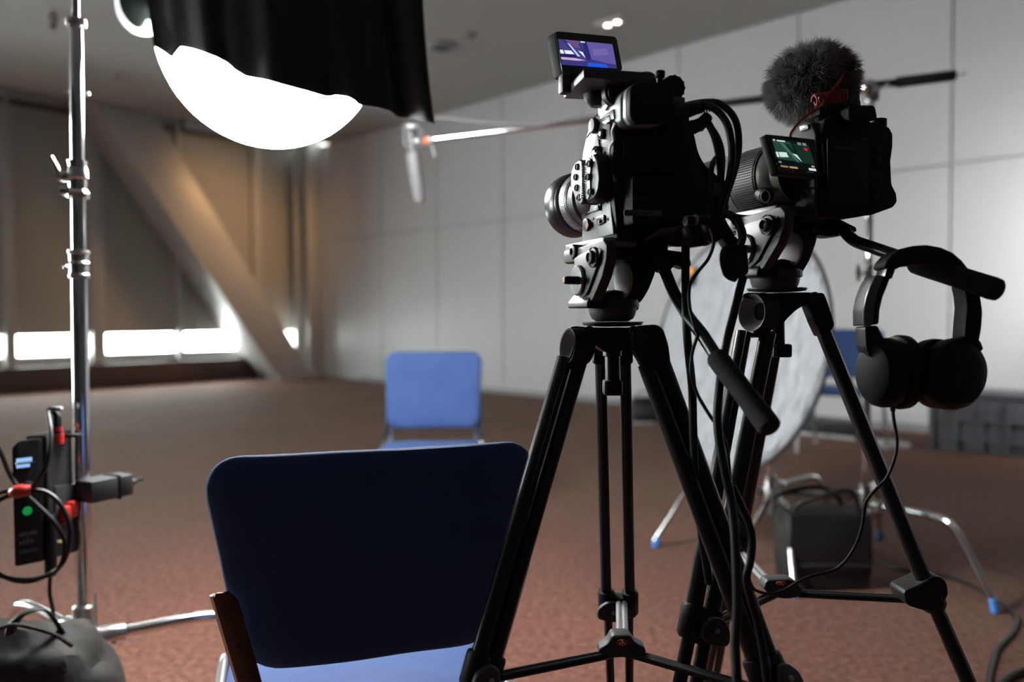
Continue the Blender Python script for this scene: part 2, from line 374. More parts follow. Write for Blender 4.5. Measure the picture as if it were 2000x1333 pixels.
# mullion posts (wide) standing between the bays
for i in range(len(bays)-1):
    a, b = bays[i][1], bays[i+1][0]; c = (a+b)/2; w = max(.08, b-a+.012)
    bm = BM(); rbox(bm, R(GO+.07, c, (LT+CEIL)/2), (.26, w, CEIL-LT+.4), .01, ax=(D1, D2, UZ)); rbox(bm, R(GO+.19, c, (LT+CEIL)/2), (.05, w*.4, CEIL-LT+.4), .006, ax=(D1, D2, UZ)); struct('trim_%d' % (i+3), bm, 'mullion')
# blind head rail with small hangers
t = Thing('curtain_rail', 'dark rail running along the top of the blinds', 'rail', R(GO+.16, 6, RAIL))
bm = BM(); rbox(bm, R(GO+.17, 6.4, RAIL), (.08, 12.6, .07), .008, ax=(D1, D2, UZ)); t.part('rail_bar', bm, 'ledge')
for s in (wall_s(355)[0], 5.2, 7.6, 9.8):
    bm = BM(); rbox(bm, R(GO+.17, s, RAIL+.32), (.05, .05, .6), .006, ax=(D1, D2, UZ)); t.part('hanger', bm, 'ledge')
# diagonal brace : steel box section, traced on its front plane
BO = -.12; BD = .80
bp = lambda x, y: hit(x, y, C0+D1*BO, D1)
e0 = (bp(391, 525)-bp(545, 742)); e1 = (bp(494, 525)-bp(612, 738))
def ext(pa, pb, z):
    a, b = bp(*pa), bp(*pb); t = (z-a.z)/(b.z-a.z); return a+(b-a)*t
FL = [ext((545, 740), (294, 368), 0), ext((545, 740), (294, 368), CEIL+.5)]; FR = [ext((583, 688), (368, 330), 0), ext((583, 688), (368, 330), CEIL+.5)]
t = Thing('steel_brace', 'massive painted steel box beam slanting from the ceiling down to the carpet before the windows', 'beam', (FL[0]+FR[0])/2)
bm = BM(); prism(bm, [FL[0], FR[0], FR[1], FL[1]], -D1*BD, .012); t.part('box_beam', bm, 'beam')
bm = BM(); 
for k in (.25, .6):
    a = FL[0].lerp(FL[1], k); b = FR[0].lerp(FR[1], k); pass
c0 = (FL[0]+FR[0])/2-D1*BD/2
rbox(bm, c0+UZ*.015, (BD+.02, (FL[0]-FR[0]).length+.02, .03), .005, ax=(D1, D2, UZ)); t.part('base_plate', bm, 'beam')
# corner column
for (x0, x1, off, lab) in ((602, 636, -.30, 'grey steel column in the room corner beside the white panelled wall'),):
    sa = wall_s(x0, 600, off)[0]; sb = wall_s(x1, 600, off)[0]
    t = Thing('steel_column', lab, 'column', R(off-.2, (sa+sb)/2, 0))
    bm = BM(); w = sa-sb
    rbox(bm, R(off-.01, (sa+sb)/2, 2.2), (.03, w, 4.4), .004, ax=(D1, D2, UZ)); rbox(bm, R(off-.44, (sa+sb)/2, 2.2), (.03, w, 4.4), .004, ax=(D1, D2, UZ)); rbox(bm, R(off-.22, (sa+sb)/2, 2.2), (.42, .04, 4.4), .004, ax=(D1, D2, UZ))
    t.part('column_shaft', bm, 'beam')
    bm = BM(); rbox(bm, R(off-.22, (sa+sb)/2, .06), (.5, w+.06, .12), .006, ax=(D1, D2, UZ)); t.part('column_base', bm, 'beam')
# baseboard strip, darker than the panels of the right wall
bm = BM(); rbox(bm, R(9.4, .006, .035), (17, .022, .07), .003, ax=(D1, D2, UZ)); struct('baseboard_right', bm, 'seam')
# ceiling fittings
def PC(px, py): return hit(px, py, V((0, 0, CEIL)), UZ)
def rec_light(px, py, n, label, on):
    c = PC(px, py); t = Thing('recessed_spotlight', label, 'ceiling light', c)
    bm = BM(); rbox(bm, c-UZ*.006, (.34, .20, .012), .004, ax=(D1, D2, UZ)); t.part('trim_plate', bm, 'white' if on else 'ceiling')
    for k in range(n):
        cc = c + D1*(k-(n-1)/2)*.12
        bm = BM(); lathe(bm, cc-UZ*.012, -UZ, [(0, .05), (.012, .052), (.018, .045), (.008, .038)], 20, caps=False); r = t.part('lamp_ring', bm, 'chromedull')
        bm = BM(); ball(bm, cc-UZ*.012, .034, sz=.5); t.part('bulb', bm, 'spotglow' if on else 'dimwhite', parent=r)
rec_light(1196, 42, 2, 'small lit twin spotlight set into the grey ceiling above the camera monitor', True)
def disc_fit(name, px, py, r, h, m, label, cat):
    c = PC(px, py); t = Thing(name, label, cat, c)
    bm = BM(); lathe(bm, c, -UZ, [(0, r), (h*.5, r), (h, r*.9), (h*1.1, r*.7)], 28); t.part('housing', bm, m)
    bm = BM(); lathe(bm, c-UZ*h*1.05, -UZ, [(0, r*.62), (h*.4, r*.55), (h*.5, r*.2)], 24); t.part('grille', bm, 'charcoal')
disc_fit('ceiling_speaker', 862, 88, .17, .03, 'seam', 'round dark ceiling speaker right of the hanging black cloth', 'speaker')
disc_fit('smoke_detector', 918, 66, .06, .03, 'seam', 'tiny round smoke detector beside the ceiling speaker', 'smoke detector')
disc_fit('ceiling_sprinkler', 102, 26, .05, .10, 'seam', 'little ceiling sprinkler head left of the light stand pole', 'sprinkler')
disc_fit('ceiling_sensor', 228, 146, .07, .015, 'dimwhite', 'small flat ceiling sensor between stand pole and lantern', 'sensor')
# right-hand closing post beside the last bay
bm = BM(); rbox(bm, R(GO+.07, bays[0][0]-.09, (LT+CEIL)/2), (.26, .18, CEIL-LT+.4), .01, ax=(D1, D2, UZ)); struct('trim_12', bm, 'mullion')
# ================================================================== LANTERN + CLOTH
LC = P(528, 72, 2.2); LR = .30
t = Thing('lantern_softbox', 'big glowing white dome softbox with black upper shell hanging above the empty blue chair', 'studio light', LC)
ltilt = V((-.10, .10, -1)).normalized()      # dome axis
bm = BM(); prof = [(math.cos(a)*LR*1.0, math.sin(a)*LR) for a in [i*PI/2/16 for i in range(17)]]
lathe(bm, LC, ltilt, [(max(0, c), max(s, .002)) for c, s in reversed(prof)], 48); DOME = t.part('diffuser_dome', bm, 'lantern')
bm = BM(); lathe(bm, LC-ltilt*.002, -ltilt, [(0, LR*1.03), (.06, LR*1.02), (.16, LR*.85), (.26, LR*.45), (.32, .08), (.36, .07)], 40); t.part('black_shell', bm, 'cloth')
bm = BM(); cyl(bm, LC-ltilt*.34, LC-ltilt*.55, .055, bev=.01); cyl(bm, LC-ltilt*.55, LC-ltilt*.58, .03); t.part('lamp_head', bm, 'charcoal')
# side flap: dark sheet over a white lining whose lamp-lit look is put in as emission
FD = 2.02
bm = BM(); ol = [(300, -60), (228, -60), (222, 5), (227, 30), (241, 52), (262, 66), (285, 69), (299, 64)]
prism(bm, roundpoly([P(x, y, FD+.02) for x, y in ol], .02), CF*.01, .002); LINM = mat('emissive_white_lining', (.8, .8, .8), .6, emit=(.95, 1, 1), es=1.1); t.part('flap_lining', bm, LINM)
bm = BM(); ol = [(300, -60), (236, -60), (231, 0), (237, 22), (252, 44), (268, 54), (279, 50), (285, 38), (291, 36), (300, 60)]
prism(bm, roundpoly([P(x, y, FD) for x, y in ol], .015), CF*.008, .002); GRN = mat('dark_green_lining', (.0012, .006, .003), .7); t.part('side_flap', bm, GRN)
# hanging black cloth
bot = [(300, 88), (318, 101), (334, 113), (342, 102), (352, 91), (376, 96), (400, 104), (425, 112), (442, 122), (456, 136), (478, 149), (520, 157), (560, 167), (600, 178), (640, 190), (655, 187), (678, 190), (692, 197), (698, 204), (740, 211), (764, 217), (776, 228), (790, 231), (812, 233), (830, 238), (848, 241)]
nc = 110
def resample(pts, n):
    L = [0]
    for a, b in zip(pts, pts[1:]): L.append(L[-1]+math.hypot(a[0]-b[0], a[1]-b[1]))
    out = []
    for i in range(n+1):
        d = L[-1]*i/n; k = 0
        while k < len(L)-2 and L[k+1] < d: k += 1
        f = (d-L[k])/max(1e-9, L[k+1]-L[k]); out.append((pts[k][0]+(pts[k+1][0]-pts[k][0])*f, pts[k][1]+(pts[k+1][1]-pts[k][1])*f))
    return out
bt = resample(bot, nc); rowsn = 44
bm = BM(); grid = []
for j in range(rowsn+1):
    v = j/rowsn; row = []
    for i, (bx, by) in enumerate(bt):
        u = i/nc
        if v < .7:
            w = v/.7
            topx = 262+(820-262)*u; topy = -230
            x = bx+(topx-bx)*min(1, w*1.15) if u < .85 else bx+(topx-bx)*(1-(1-w)**2.2)
            y = by+(topy-by)*w
            back = 0
        else:
            w = 1; x = 262+(820-262)*u; y = -230; back = (v-.7)/.3
        fold = .030*math.sin(u*23+.6*math.sin(v*3))*(1-.35*v) + .012*math.sin(u*51+v*2) + .02*noise.noise(V((u*9, v*5, 1)))
        right = max(0, (u-.72)/.28)
        d = 1.84 + fold*(.45+1.1*right) + .10*abs(u-.42)*2 - .05*right
        p = P(x, y, d) + CF*(back*.95) + UZ*(.55*math.sin(back*PI*.8)) - CR*(back*.12*u)
        row.append(bm.verts.new(p))
    grid.append(row)
for j in range(rowsn):
    for i in range(nc): bm.faces.new((grid[j][i], grid[j][i+1], grid[j+1][i+1], grid[j+1][i]))
CL = solo('black_cloth', bm, 'cloth', 'large black cloth draped over the front of the glowing lantern', 'cloth', sharp=60)
sm = CL.modifiers.new('thick', 'SOLIDIFY'); sm.thickness = .004
# ================================================================== CHAIRS
def pad(bm, Wd, H, r, th, fn, nu=18, nv=22, taper=0):
    vs = [-1+2*i/nv for i in range(nv+1)]; vs = [math.sin(v*PI/2) for v in vs]
    us = [math.sin((-1+2*i/nu)*PI/2) for i in range(nu+1)]
    F = []; B = []
    for v in vs:
        z = v*H/2; d = H/2-abs(z); cut = r-math.sqrt(max(0, r*r-(r-d)**2)) if d < r else 0
        hw = (Wd/2)*(1+taper*v)-cut; rf = []; rb = []
        for u in us:
            e = (1-abs(u)**7)*(1-abs(v)**9); pr = .12+.88*max(0, e)**.5
            rf.append(bm.verts.new(fn(u*hw, z, th/2*pr))); rb.append(bm.verts.new(fn(u*hw, z, -th/2*pr)))
        F.append(rf); B.append(rb)
    for G, s in ((F, 1), (B, -1)):
        for j in range(nv):
            for i in range(nu):
                q = (G[j][i], G[j][i+1], G[j+1][i+1], G[j+1][i]); bm.faces.new(q if s > 0 else q[::-1])
    per = [(0, i) for i in range(nu+1)]+[(j, nu) for j in range(1, nv+1)]+[(nv, i) for i in range(nu-1, -1, -1)]+[(j, 0) for j in range(nv-1, 0, -1)]
    for k in range(len(per)):
        a, b = per[k], per[(k+1) % len(per)]; bm.faces.new((F[a[0]][a[1]], B[a[0]][a[1]], B[b[0]][b[1]], F[b[0]][b[1]]))
def chair(loc, rz, label, frame='chromedull', flat='wood', sc=1.0, BH=.365, tp=.035, BW=.455, bt=.705, slant=0):
    t = Thing('conference_chair', label, 'chair', loc, Matrix.Rotation(rz, 3, 'Z') @ Matrix.Scale(sc, 3), group='blue conference chairs')
    def backf(x, z, o):   # local, z from centre .705
        zz = z+.8875-BH/2; lean = -.21-(zz-.46)*.20
        cv = .12*x*x*1.6
        return V((x, lean+cv+o + .006*noise.noise(V((x*9, zz*9, 0))), zz))
    bm = BM(); pad(bm, BW, BH, .055, .042, backf, taper=tp); t.part('backrest', bm, 'blue', world=False)
    def seatf(x, z, o): return V((x, z+.01, .455+o-.012*(z/.22)**2+.03*x*x + .004*noise.noise(V((x*8, z*8, 3)))))
    bm = BM(); pad(bm, .45, .43, .07, .05, seatf, taper=-.03); t.part('seat', bm, 'blue', world=False)
    bm = BM(); rbox(bm, (0, .01, .428), (.41, .38, .014), .005); t.part('seat_pan', bm, 'plastic', world=False)
    for s in (-1, 1):
        def up(z): return -.215-(z-.46)*.20
        bm = BM(); 
        z0, z1 = .42, bt
        prf = [(z0, -.020), (z0, .011), (z1-.006, .011), (z1, .006), (z1, -.010), (z1-.014, -.019)]
        a = [V((s*.217 + s*dx + s*slant*(z-.705), up(z)-.012, z)) for z, dx in prf]
        prism(bm, a if s > 0 else a[::-1], V((0, -.006, 0)), .001)
        u = t.part('back_bar', bm, flat, world=False)
        bm = BM(); tube(bm, [(s*(.229+slant*(z-.705)), up(z)-.011, z) for z in (.42, bt-.004)], .004, 8); t.part('bar_edge', bm, 'chrome', world=False, parent=u)
        for z in (.615, .45):
            bm = BM(); ball(bm, (s*(.215+slant*(z-.705)), up(z)-.018, z), .0045, seg=10, sy=.4); t.part('bolt', bm, flat, world=False, parent=u)
        bm = BM(); tube(bm, [(s*.232, .24, .012), (s*.236, .20, .22), (s*.238, .17, .40), (s*.236, .13, .435), (s*.236, .05, .437), (s*.236, -.16, .437), (s*.232, -.225, .45)], .0115, 12, smooth=5); t.part('leg', bm, frame, world=False)
        bm = BM(); tube(bm, [(s*.255, -.30, .012), (s*.252, -.24, .20), (s*.250, -.17, .38), (s*.240, -.12, .436)], .0115, 12, smooth=5); t.part('leg', bm, frame, world=False)
        for fy, fx in ((.24, .232), (-.30, .255)):
            bm = BM(); cyl(bm, (s*fx, fy, 0), (s*fx, fy, .03), .015, bev=.003); t.part('foot_cap', bm, 'dimwhite' if frame != 'chromedull' else 'plastic', world=False)
    bm = BM(); tube(bm, [(-.236, -.10, .42), (.236, -.10, .42)], .009, 10); tube(bm, [(-.236, .10, .42), (.236, .10, .42)], .009, 10); t.part('cross_bar', bm, frame, world=False)
    return t
chair((-.270, 1.375, 0), math.radians(17), 'blue fabric chair in the front, seen from behind in deep shadow', sc=.985, BH=.325, tp=.12, BW=.432, bt=.70, slant=.22)
chair((-.370, 3.54, 0), math.radians(182), 'brightly lit blue chair facing the cameras under the lantern', frame='chrome', flat='chrome', sc=1.0, BH=.365, bt=.66)
chair((2.52, 6.05, 0), math.radians(143), 'blue chair with pale legs standing against the panelled wall behind the headphones', frame='greymetal', flat='greymetal', sc=1.06)
# ================================================================== STANDS
def cstand(loc, hubz, secs, angs, label, name='light_stand', legr=.0125, foot='bluecap', R1=.46, lean=V((0, 0, 0)), collars=(), cap=True):
    x, y, _ = loc; t = Thing(name, label, 'stand', loc)
    top = lambda z: V((x, y, z))+lean*(z-hubz)
    for k, (z0, z1, r) in enumerate(secs):
        bm = BM(); cyl(bm, top(z0), top(z1), r, seg=24, bev=.002); t.part('pole_section', bm, 'chrome')
    bm = BM(); lathe(bm, (x, y, hubz-.09), UZ, [(0, .018), (0, .026), (.02, .030), (.10, .030), (.12, .024), (.15, .024), (.155, .019)], 24); hub = t.part('base_hub', bm, 'chromedull')
    for i, a in enumerate(angs):
        d = V((math.cos(a), math.sin(a), 0)); z = hubz+(.012*(i-1))
        o = V((x, y, 0))
        bm = BM(); tube(bm, [o+d*.035+UZ*z, o+d*.10+UZ*z, o+d*R1*.58+UZ*(z+.005), o+d*R1*.72+UZ*(z-.03), o+d*R1*.86+UZ*(z*.5), o+d*R1+UZ*.03], legr, 14, smooth=6); lg = t.part('leg', bm, 'chrome')
        bm = BM(); cyl(bm, o+d*.02+UZ*z, o+d*.085+UZ*z, .019, bev=.003); ball(bm, o+d*.06+UZ*(z-.02), .008); t.part('leg_socket', bm, 'chromedull', parent=lg)
        bm = BM(); e = o+d*R1; cyl(bm, e, e-d*.012+UZ*.05, .016, .0145, bev=.003); t.part('foot_cap', bm, foot, parent=lg)
    for (z, r, h, kn, ang) in collars:
        bm = BM(); lathe(bm, top(z-h/2), UZ, [(0, r), (0, r+.004), (h*.12, r+.005), (h*.16, r+.0025), (h*.5, r+.0025), (h*.54, r+.006), (h*.6, r+.0025), (h*.85, r+.003), (h*.9, r+.006), (h, r+.005), (h, r)], 28); c = t.part('collar', bm, 'chromedull')
        if kn:
            d = V((math.cos(ang), math.sin(ang), 0)); p = top(z)
            bm = BM(); cyl(bm, p+d*r*.5, p+d*(r+.028), .006); 
            e = p+d*(r+.028); sd = d.cross(UZ)
            tube(bm, [e-UZ*.022*kn, e-UZ*.008, e+UZ*.008, e+UZ*.022*kn], [.0055, .009, .009, .0055], 10, smooth=3); t.part('tee_knob', bm, 'brass' if kn > 1 else 'chromedull', parent=c)
    return t, top
# left stand
LX = (165-1000)/FPX*1.8 + .0; LSP = P(165, 1235, 1.8)
SX, SY = LSP.x, LSP.y; HUB = LSP.z
zc = P(157, 518, 1.8).z; zk = P(153, 355, 1.8).z; zt = hit(148, 42, V((0, SY, 0)), V((0, 1, 0))).z
LEAN = V(((hit(148, 42, V((0, SY, 0)), V((0, 1, 0))).x-SX)/(zt-HUB), 0, 0))
t, top = cstand((SX, SY, 0), HUB, [(HUB-.05, zc, .0172), (zc-.02, zk, .0152), (zk-.02, zt, .0142), (zt-.02, zt+.35, .0075)],
    [math.radians(24), math.radians(146), math.radians(262)], 'chrome light stand in the left foreground with a power box clamped to it', legr=.0125, foot='plastic', R1=.47, lean=LEAN, collars=[(zc, .0175, .062, 0, 0)])
# clamp casting with a wing handle
bm = BM(); p = top(zk)
lathe(bm, p-UZ*.042, UZ, [(0, .016), (0, .023), (.01, .025), (.018, .019), (.04, .0195), (.044, .023), (.062, .021), (.07, .019), (.082, .021), (.084, .016)], 24)
rbox(bm, p+V((-.026, -.008, .004)), (.026, .028, .020), .005); rbox(bm, p+V((-.024, -.008, -.028)), (.020, .024, .018), .005)
c = t.part('section_clamp', bm, 'chrome')
bm = BM(); cyl(bm, p+V((-.030, -.02, .004)), p+V((-.030, .02, .004)), .008); tube(bm, [p+V((-.030, -.02, .0)), p+V((-.034, -.022, .018)), p+V((-.047, -.024, .045))], [.008, .006, .0055], 10, smooth=4); t.part('wing_handle', bm, 'chrome', parent=c)
bm = BM(); ball(bm, P(128, 522, 1.78), .005); cyl(bm, P(128, 522, 1.78), P(150, 522, 1.8), .003); t.part('set_screw', bm, 'chrome')
bm = BM(); lathe(bm, top(zt)-UZ*.012, UZ, [(0, .015), (0, .021), (.008, .022), (.016, .021), (.02, .012)], 24); t.part('top_collar', bm, 'chromedull')
bm = BM(); ball(bm, P(170, 184, 1.8), .0065); cyl(bm, P(125, 180, 1.8), P(170, 184, 1.8), .0035); ball(bm, P(134, 180, 1.8), .005); t.part('cross_pin', bm, 'chromedull')
# lower castings of the leg cluster
bm = BM(); b0 = V((SX, SY, HUB))
for dz, rr in ((-.10, .026), (-.17, .03)):
    ball(bm, b0+V((.018, -.03, dz)), rr*.8, sz=1.3); rbox(bm, b0+V((.0, 0, dz)), (.05, .045, .05), .012)
tube(bm, [b0+V((0, 0, -.05)), b0+V((0, 0, -.20))], .021, 16); t.part('leg_casting', bm, 'chromedull')
bm = BM(); tube(bm, [P(188, 1215, 1.78), P(186, 1160, 1.78)], .0035, 8); t.part('lock_pin', bm, 'chrome')
# grey rectangular clamp on the pole with a black rod
t = Thing('grip_clamp', 'grey block clamp with a thin black rod fixed to the stand pole', 'clamp', P(195, 960, 1.77))
a0 = P(168, 960, 1.765); X1 = (P(230, 948, 1.84)-a0).normalized(); Y1 = UZ.cross(X1).normalized()
bm = BM(); rbox(bm, a0+X1*.028, (.072, .055, .050), .005, ax=(X1, Y1, UZ)); t.part('jaw_block', bm, 'charcoal')
bm = BM(); rbox(bm, a0+X1*.066, (.006, .058, .056), .002, ax=(X1, Y1, UZ)); t.part('rubber_joint', bm, 'plastic_soft')
bm = BM(); rbox(bm, a0+X1*.088, (.038, .05, .050), .006, ax=(X1, Y1, UZ)); cyl(bm, a0+X1*.105, a0+X1*.125, .008); t.part('end_block', bm, 'charcoal')
bm = BM(); tube(bm, [a0+X1*.12, P(275, 936, 1.93)], [.0045, .0045], 10); ball(bm, P(275, 936, 1.93), .006); t.part('threaded_rod', bm, 'plastic')
# power box
PBf = P(52, 975, 1.66)
t = Thing('power_supply_box', 'black lamp power box with small blue display hanging left of the stand pole', 'power supply', P(85, 1080, 1.72))
q = [P(27, 866, 1.645), P(78, 862, 1.68), P(78, 1102, 1.68), P(32, 1098, 1.645)]
xf = (q[1]-q[0]); xf.z = 0; wf = xf.length; xf.normalize(); yf = UZ.cross(xf).normalized()   # yf away
if yf.y < 0: yf = -yf
FB = basis(P(53, 982, 1.66), xf, UZ, -yf)   # local x across, y up, z towards viewer
hh = .265; 
side = (P(148, 870, 1.80)-P(78, 866, 1.68)); side.z = 0; dep = side.length
bm = BM(); prism(bm, [FB @ V((x, y, 0)) for x, y in ((-.027, -.132), (.027, -.132), (.027, .132), (-.014, .132), (-.027, .118))], side.normalized()*dep*.30, .004); t.part('front_module', bm, 'plastic')
c1 = P(78, 866, 1.68); sn = side.normalized(); up = UZ; sx = sn.cross(UZ)
bm = BM(); rbox(bm, FB @ V((.0, .02, 0))+sn*dep*.62, (dep*.72, .050, .235), .006, ax=(sn, up.cross(sn), up)); bx = t.part('main_body', bm, 'charcoal')
nf = V((sn.y, -sn.x, 0));  # towards viewer/right side normal
def onside(px, py, off=0): return hit(px, py, FB @ V((.0265, 0, 0)) + nf*off, nf)
bm = BM(); pp = [onside(98, 950, .0), onside(150, 943, 0), onside(150, 1075, 0), onside(100, 1090, 0)]; prism(bm, pp, nf*.012, .003); lower = t.part('connector_panel', bm, 'charcoal')
for (xx, yy, w) in ((121, 1005, 8), (134, 995, 5)):
    bm = BM(); a = onside(xx, yy, .012); rbox(bm, a+nf*.008, (.022, .018, .036), .004, ax=(sn, nf, UZ)); t.part('power_socket', bm, 'red', parent=lower)
for xx in (112, 118, 124):
    bm = BM(); rbox(bm, onside(xx, 1058, .013), (.004, .003, .005), 0, ax=(sn, nf, UZ)); t.part('indicator_lamp', bm, emitm('amber_pip', (.9, .75, .4), .6), parent=lower)
bm = BM(); rbox(bm, FB @ V((-.004, .085, .001)), (.034, .028, .003), .001, ax=(xf, yf, UZ)); d_ = t.part('display', bm, 'glass_off')
bm = BM(); 
for r_ in range(2):
    for i in range(7-r_): rbox(bm, FB @ V((-.017+.0042*i, .091-.0115*r_, .0035)), (.0030, .0008, .0082), 0, ax=(xf, yf, UZ))
t.part('display_digits', bm, emitm('display_blue', (.35, .6, 1), 1.3), parent=d_, kind='stuff')
bm = BM(); 
for k in range(4): cyl(bm, FB @ V((-.018+.012*k, .060, -.001)), FB @ V((-.018+.012*k, .060, .002)), .0022, seg=10)
t.part('menu_buttons', bm, 'charcoal')
bm = BM(); lathe(bm, FB @ V((0, .030, 0)), FB.to_3x3() @ V((0, 0, 1)), [(0, .016), (.012, .015), (.014, .012)], 24); t.part('control_knob', bm, 'plastic')
bm = BM(); lathe(bm, FB @ V((0, -.018, 0)), FB.to_3x3() @ V((0, 0, 1)), [(0, .009), (.004, .008)], 20); t.part('power_button', bm, 'glow_green_dim')
def smudge(bm, x0, x1, y, h, n):
    for i in range(n):
        w = (x1-x0)/n; hh = h*(.65+.35*((i*7) % 3)/2)
        rbox(bm, FB @ V((x0+w*(i+.5), y+hh/2, .0005)), (w*.72, .001, hh), 0, ax=(xf, yf, UZ))
bm = BM(); smudge(bm, -.017, .018, -.070, .009, 7); smudge(bm, -.017, .010, -.088, .013, 4); t.part('worn_print', bm, mat('bronze_print', (.10, .075, .06), .5), kind='stuff')
bm = BM(); smudge(bm, -.017, .018, -.106, .008, 7); t.part('worn_brand_print', bm, 'markdim', kind='stuff')
bm = BM(); a = P(112, 858, 1.72); cyl(bm, a-UZ*.01, a+UZ*.012, .013); cyl(bm, a+UZ*.018, a+UZ*.026, .011); t.part('cable_collar', bm, 'red')
bm = BM(); tube(bm, [a, a+UZ*.05, P(103, 800, 1.72)], [.009, .009, .006], 14); t.part('head_plug', bm, 'cable')
bm = BM(); a = P(140, 851, 1.74); rbox(bm, a, (.04, .02, .008), .003); t.part('top_latch', bm, 'plastic')
bm = BM(); tube(bm, [P(98, 1005, 1.70), P(98, 1060, 1.70), P(99, 1125, 1.70)], [.010, .014, .012], 14, smooth=3); ball(bm, P(92, 1010, 1.69), .005); ball(bm, P(101, 1012, 1.69), .005); t.part('mains_plug', bm, 'cable')
# coiled cable with red tie
bm = BM(); D = 1.63
tube(bm, [P(112, 799, 1.71), P(101, 798, 1.70), P(94, 808, 1.69), P(99, 840, 1.66), P(98, 880, 1.64), P(88, 915, D), P(66, 948, D), P(44, 965, D), P(10, 972, D), P(-30, 1000, D), P(-60, 1060, D), P(-30, 1110, D+.01), P(20, 1130, D+.02), P(70, 1131, D+.02), P(110, 1115, D+.02), P(132, 1080, D+.01), P(136, 1030, D), P(118, 985, D), P(90, 962, D), P(60, 958, D-.01), P(48, 962, D)], .0047, 10, smooth=7)
tube(bm, [P(-20, 850, D), P(0, 880, D), P(18, 925, D), P(40, 958, D-.006), P(70, 985, D), P(105, 1020, D), P(126, 1060, D+.01), P(118, 1105, D+.015), P(85, 1128, D+.03), P(50, 1137, D+.03), P(10, 1128, D+.02), P(-40, 1090, D), P(-70, 1020, D), P(-40, 985, D), P(5, 962, D), P(45, 960, D)], .0047, 10, smooth=7)
tc = Thing('coiled_cable', 'black cable coiled in loops over the power box', 'cable', P(60, 1130, 1.63)); tc.part('cable_loops', bm, 'cable')
bm = BM(); a = P(43, 962, D-.01); tube(bm, [a+V((-.016, 0, .0)), a+V((0, -.008, .004)), a+V((.018, 0, .004))], [.012, .014, .011], 14, smooth=4); tc.part('cable_tie', bm, 'red', label='red cable tie')
bm = BM(); rbox(bm, P(112, 799, 1.71), (.022, .014, .010), .004); tc.part('plug_end', bm, 'dimwhite')
bm = BM(); tube(bm, [P(98, 1125, 1.70), P(97, 1160, 1.70), P(104, 1200, 1.69), P(99, 1260, 1.66), P(97, 1333, 1.62), P(96, 1480, 1.58), PF(94, 1600)+UZ*.006, PF(60, 1600)+UZ*.006], .0042, 10, smooth=6); solo('mains_cable', bm, 'cable', 'black power lead dropping straight down from the power box', 'cable')
# sandbag
SB = P(50, 1290, 1.60)
t = Thing('sandbag', 'worn dark grey sandbag with strap handle lying at the foot of the left stand', 'sandbag', (SB.x, SB.y, 0))
bm = BM(); tt = BM(); bmesh.ops.create_uvsphere(tt, u_segments=48, v_segments=32, radius=1)
ztop = P(60, 1222, 1.60).z
for v in tt.verts:
    c = v.co.copy(); f = lambda a, p: math.copysign(abs(a)**p, a)
    n = noise.noise(c*2.2)*.10+noise.noise(c*6)*.035
    c = V((f(c.x, .7), f(c.y, .8), f(c.z, .75)))*(1+n)
    v.co = V((SB.x-.02+c.x*.19, SB.y+.02+c.y*.11, max(.0, ztop/2+c.z*ztop/2)))
merge(bm, tt); t.part('bag_body', bm, 'sandbag')
bm = BM(); zs = ztop
pts = [P(20, 1238, 1.55), P(27, 1218, 1.55), P(45, 1200, 1.55), P(75, 1191, 1.56), P(95, 1198, 1.58), P(115, 1225, 1.60), P(128, 1250, 1.62)]
tube(bm, pts, [.016, .020, .017, .010, .008, .009, .012], 10, smooth=5, flat=(1, .35)); t.part('strap_handle', bm, 'bagcloth')
bm = BM(); tube(bm, [P(-30, 1240, 1.50), P(20, 1222, 1.50), P(60, 1226, 1.49), P(105, 1240, 1.51), P(140, 1262, 1.55)], .004, 8, smooth=4); t.part('piping', bm, 'sandbag')
# ---- boom pole, its stand, the shotgun microphone
BA = P(845, 272, 3.50); BB = P(1866, 147, 3.2)
bd = (BB-BA); bl = bd.length; bd.normalize()
t = Thing('boom_pole', 'long boom pole with black foam grip reaching across to the grey microphone', 'boom pole', BA.lerp(BB, .5))
bm = BM(); cyl(bm, BA, BA+bd*bl*.36, .0125, .0135); t.part('pole_tube', bm, 'chrome')
bm = BM(); cyl(bm, BA+bd*bl*.34, BA+bd*bl*.92, .0145, .0165); lathe(bm, BA+bd*bl*.335, bd, [(0, .013), (0, .018), (.04, .018), (.04, .014)], 20); t.part('pole_tube', bm, mat('dark_pole', (.035, .035, .037), .28, metal=.5))
bm = BM(); cyl(bm, BA+bd*bl*.895, BA+bd*bl*1.0, .022, .021, bev=.006); t.part('foam_grip', bm, 'grip')
bm = BM(); tube(bm, [BB-bd*.01, BB+V((.02, 0, 0)), BB+V((.035, 0, .004)), BB+V((.04, 0, .014)), BB+V((.032, 0, .018))], .003, 8, smooth=4); t.part('end_hook', bm, 'chromedull')
bm = BM(); ball(bm, BA-bd*.012, .022); cyl(bm, BA-bd*.01-UZ*.01, BA-bd*.01-UZ*.075+V((.02, 0, 0)), .003); t.part('end_screw', bm, 'greymetal')
bm = BM(); ball(bm, BA-bd*.028-UZ*.004-V((0, .01, 0)), .017); t.part('end_button', bm, mat('orange_cap', (.8, .16, .06), .4))
MA = P(806, 292, 3.48); MB_ = P(820, 394, 3.55); md = (MB_-MA).normalized(); ml = (MB_-MA).length
t = Thing('shotgun_microphone', 'grey shotgun microphone pointing down from the end of the boom pole', 'microphone', MB_)
bm = BM(); lathe(bm, MA, md, [(0, .018), (.01, .029), (.03, .033), (ml*.6, .030), (ml*.9, .0255), (ml, .022), (ml+.004, .012)], 28); t.part('windscreen_tube', bm, 'micgrey')
bm = BM(); a = MA-md*.01; cyl(bm, a-md*.07, a+md*.02, .014); 
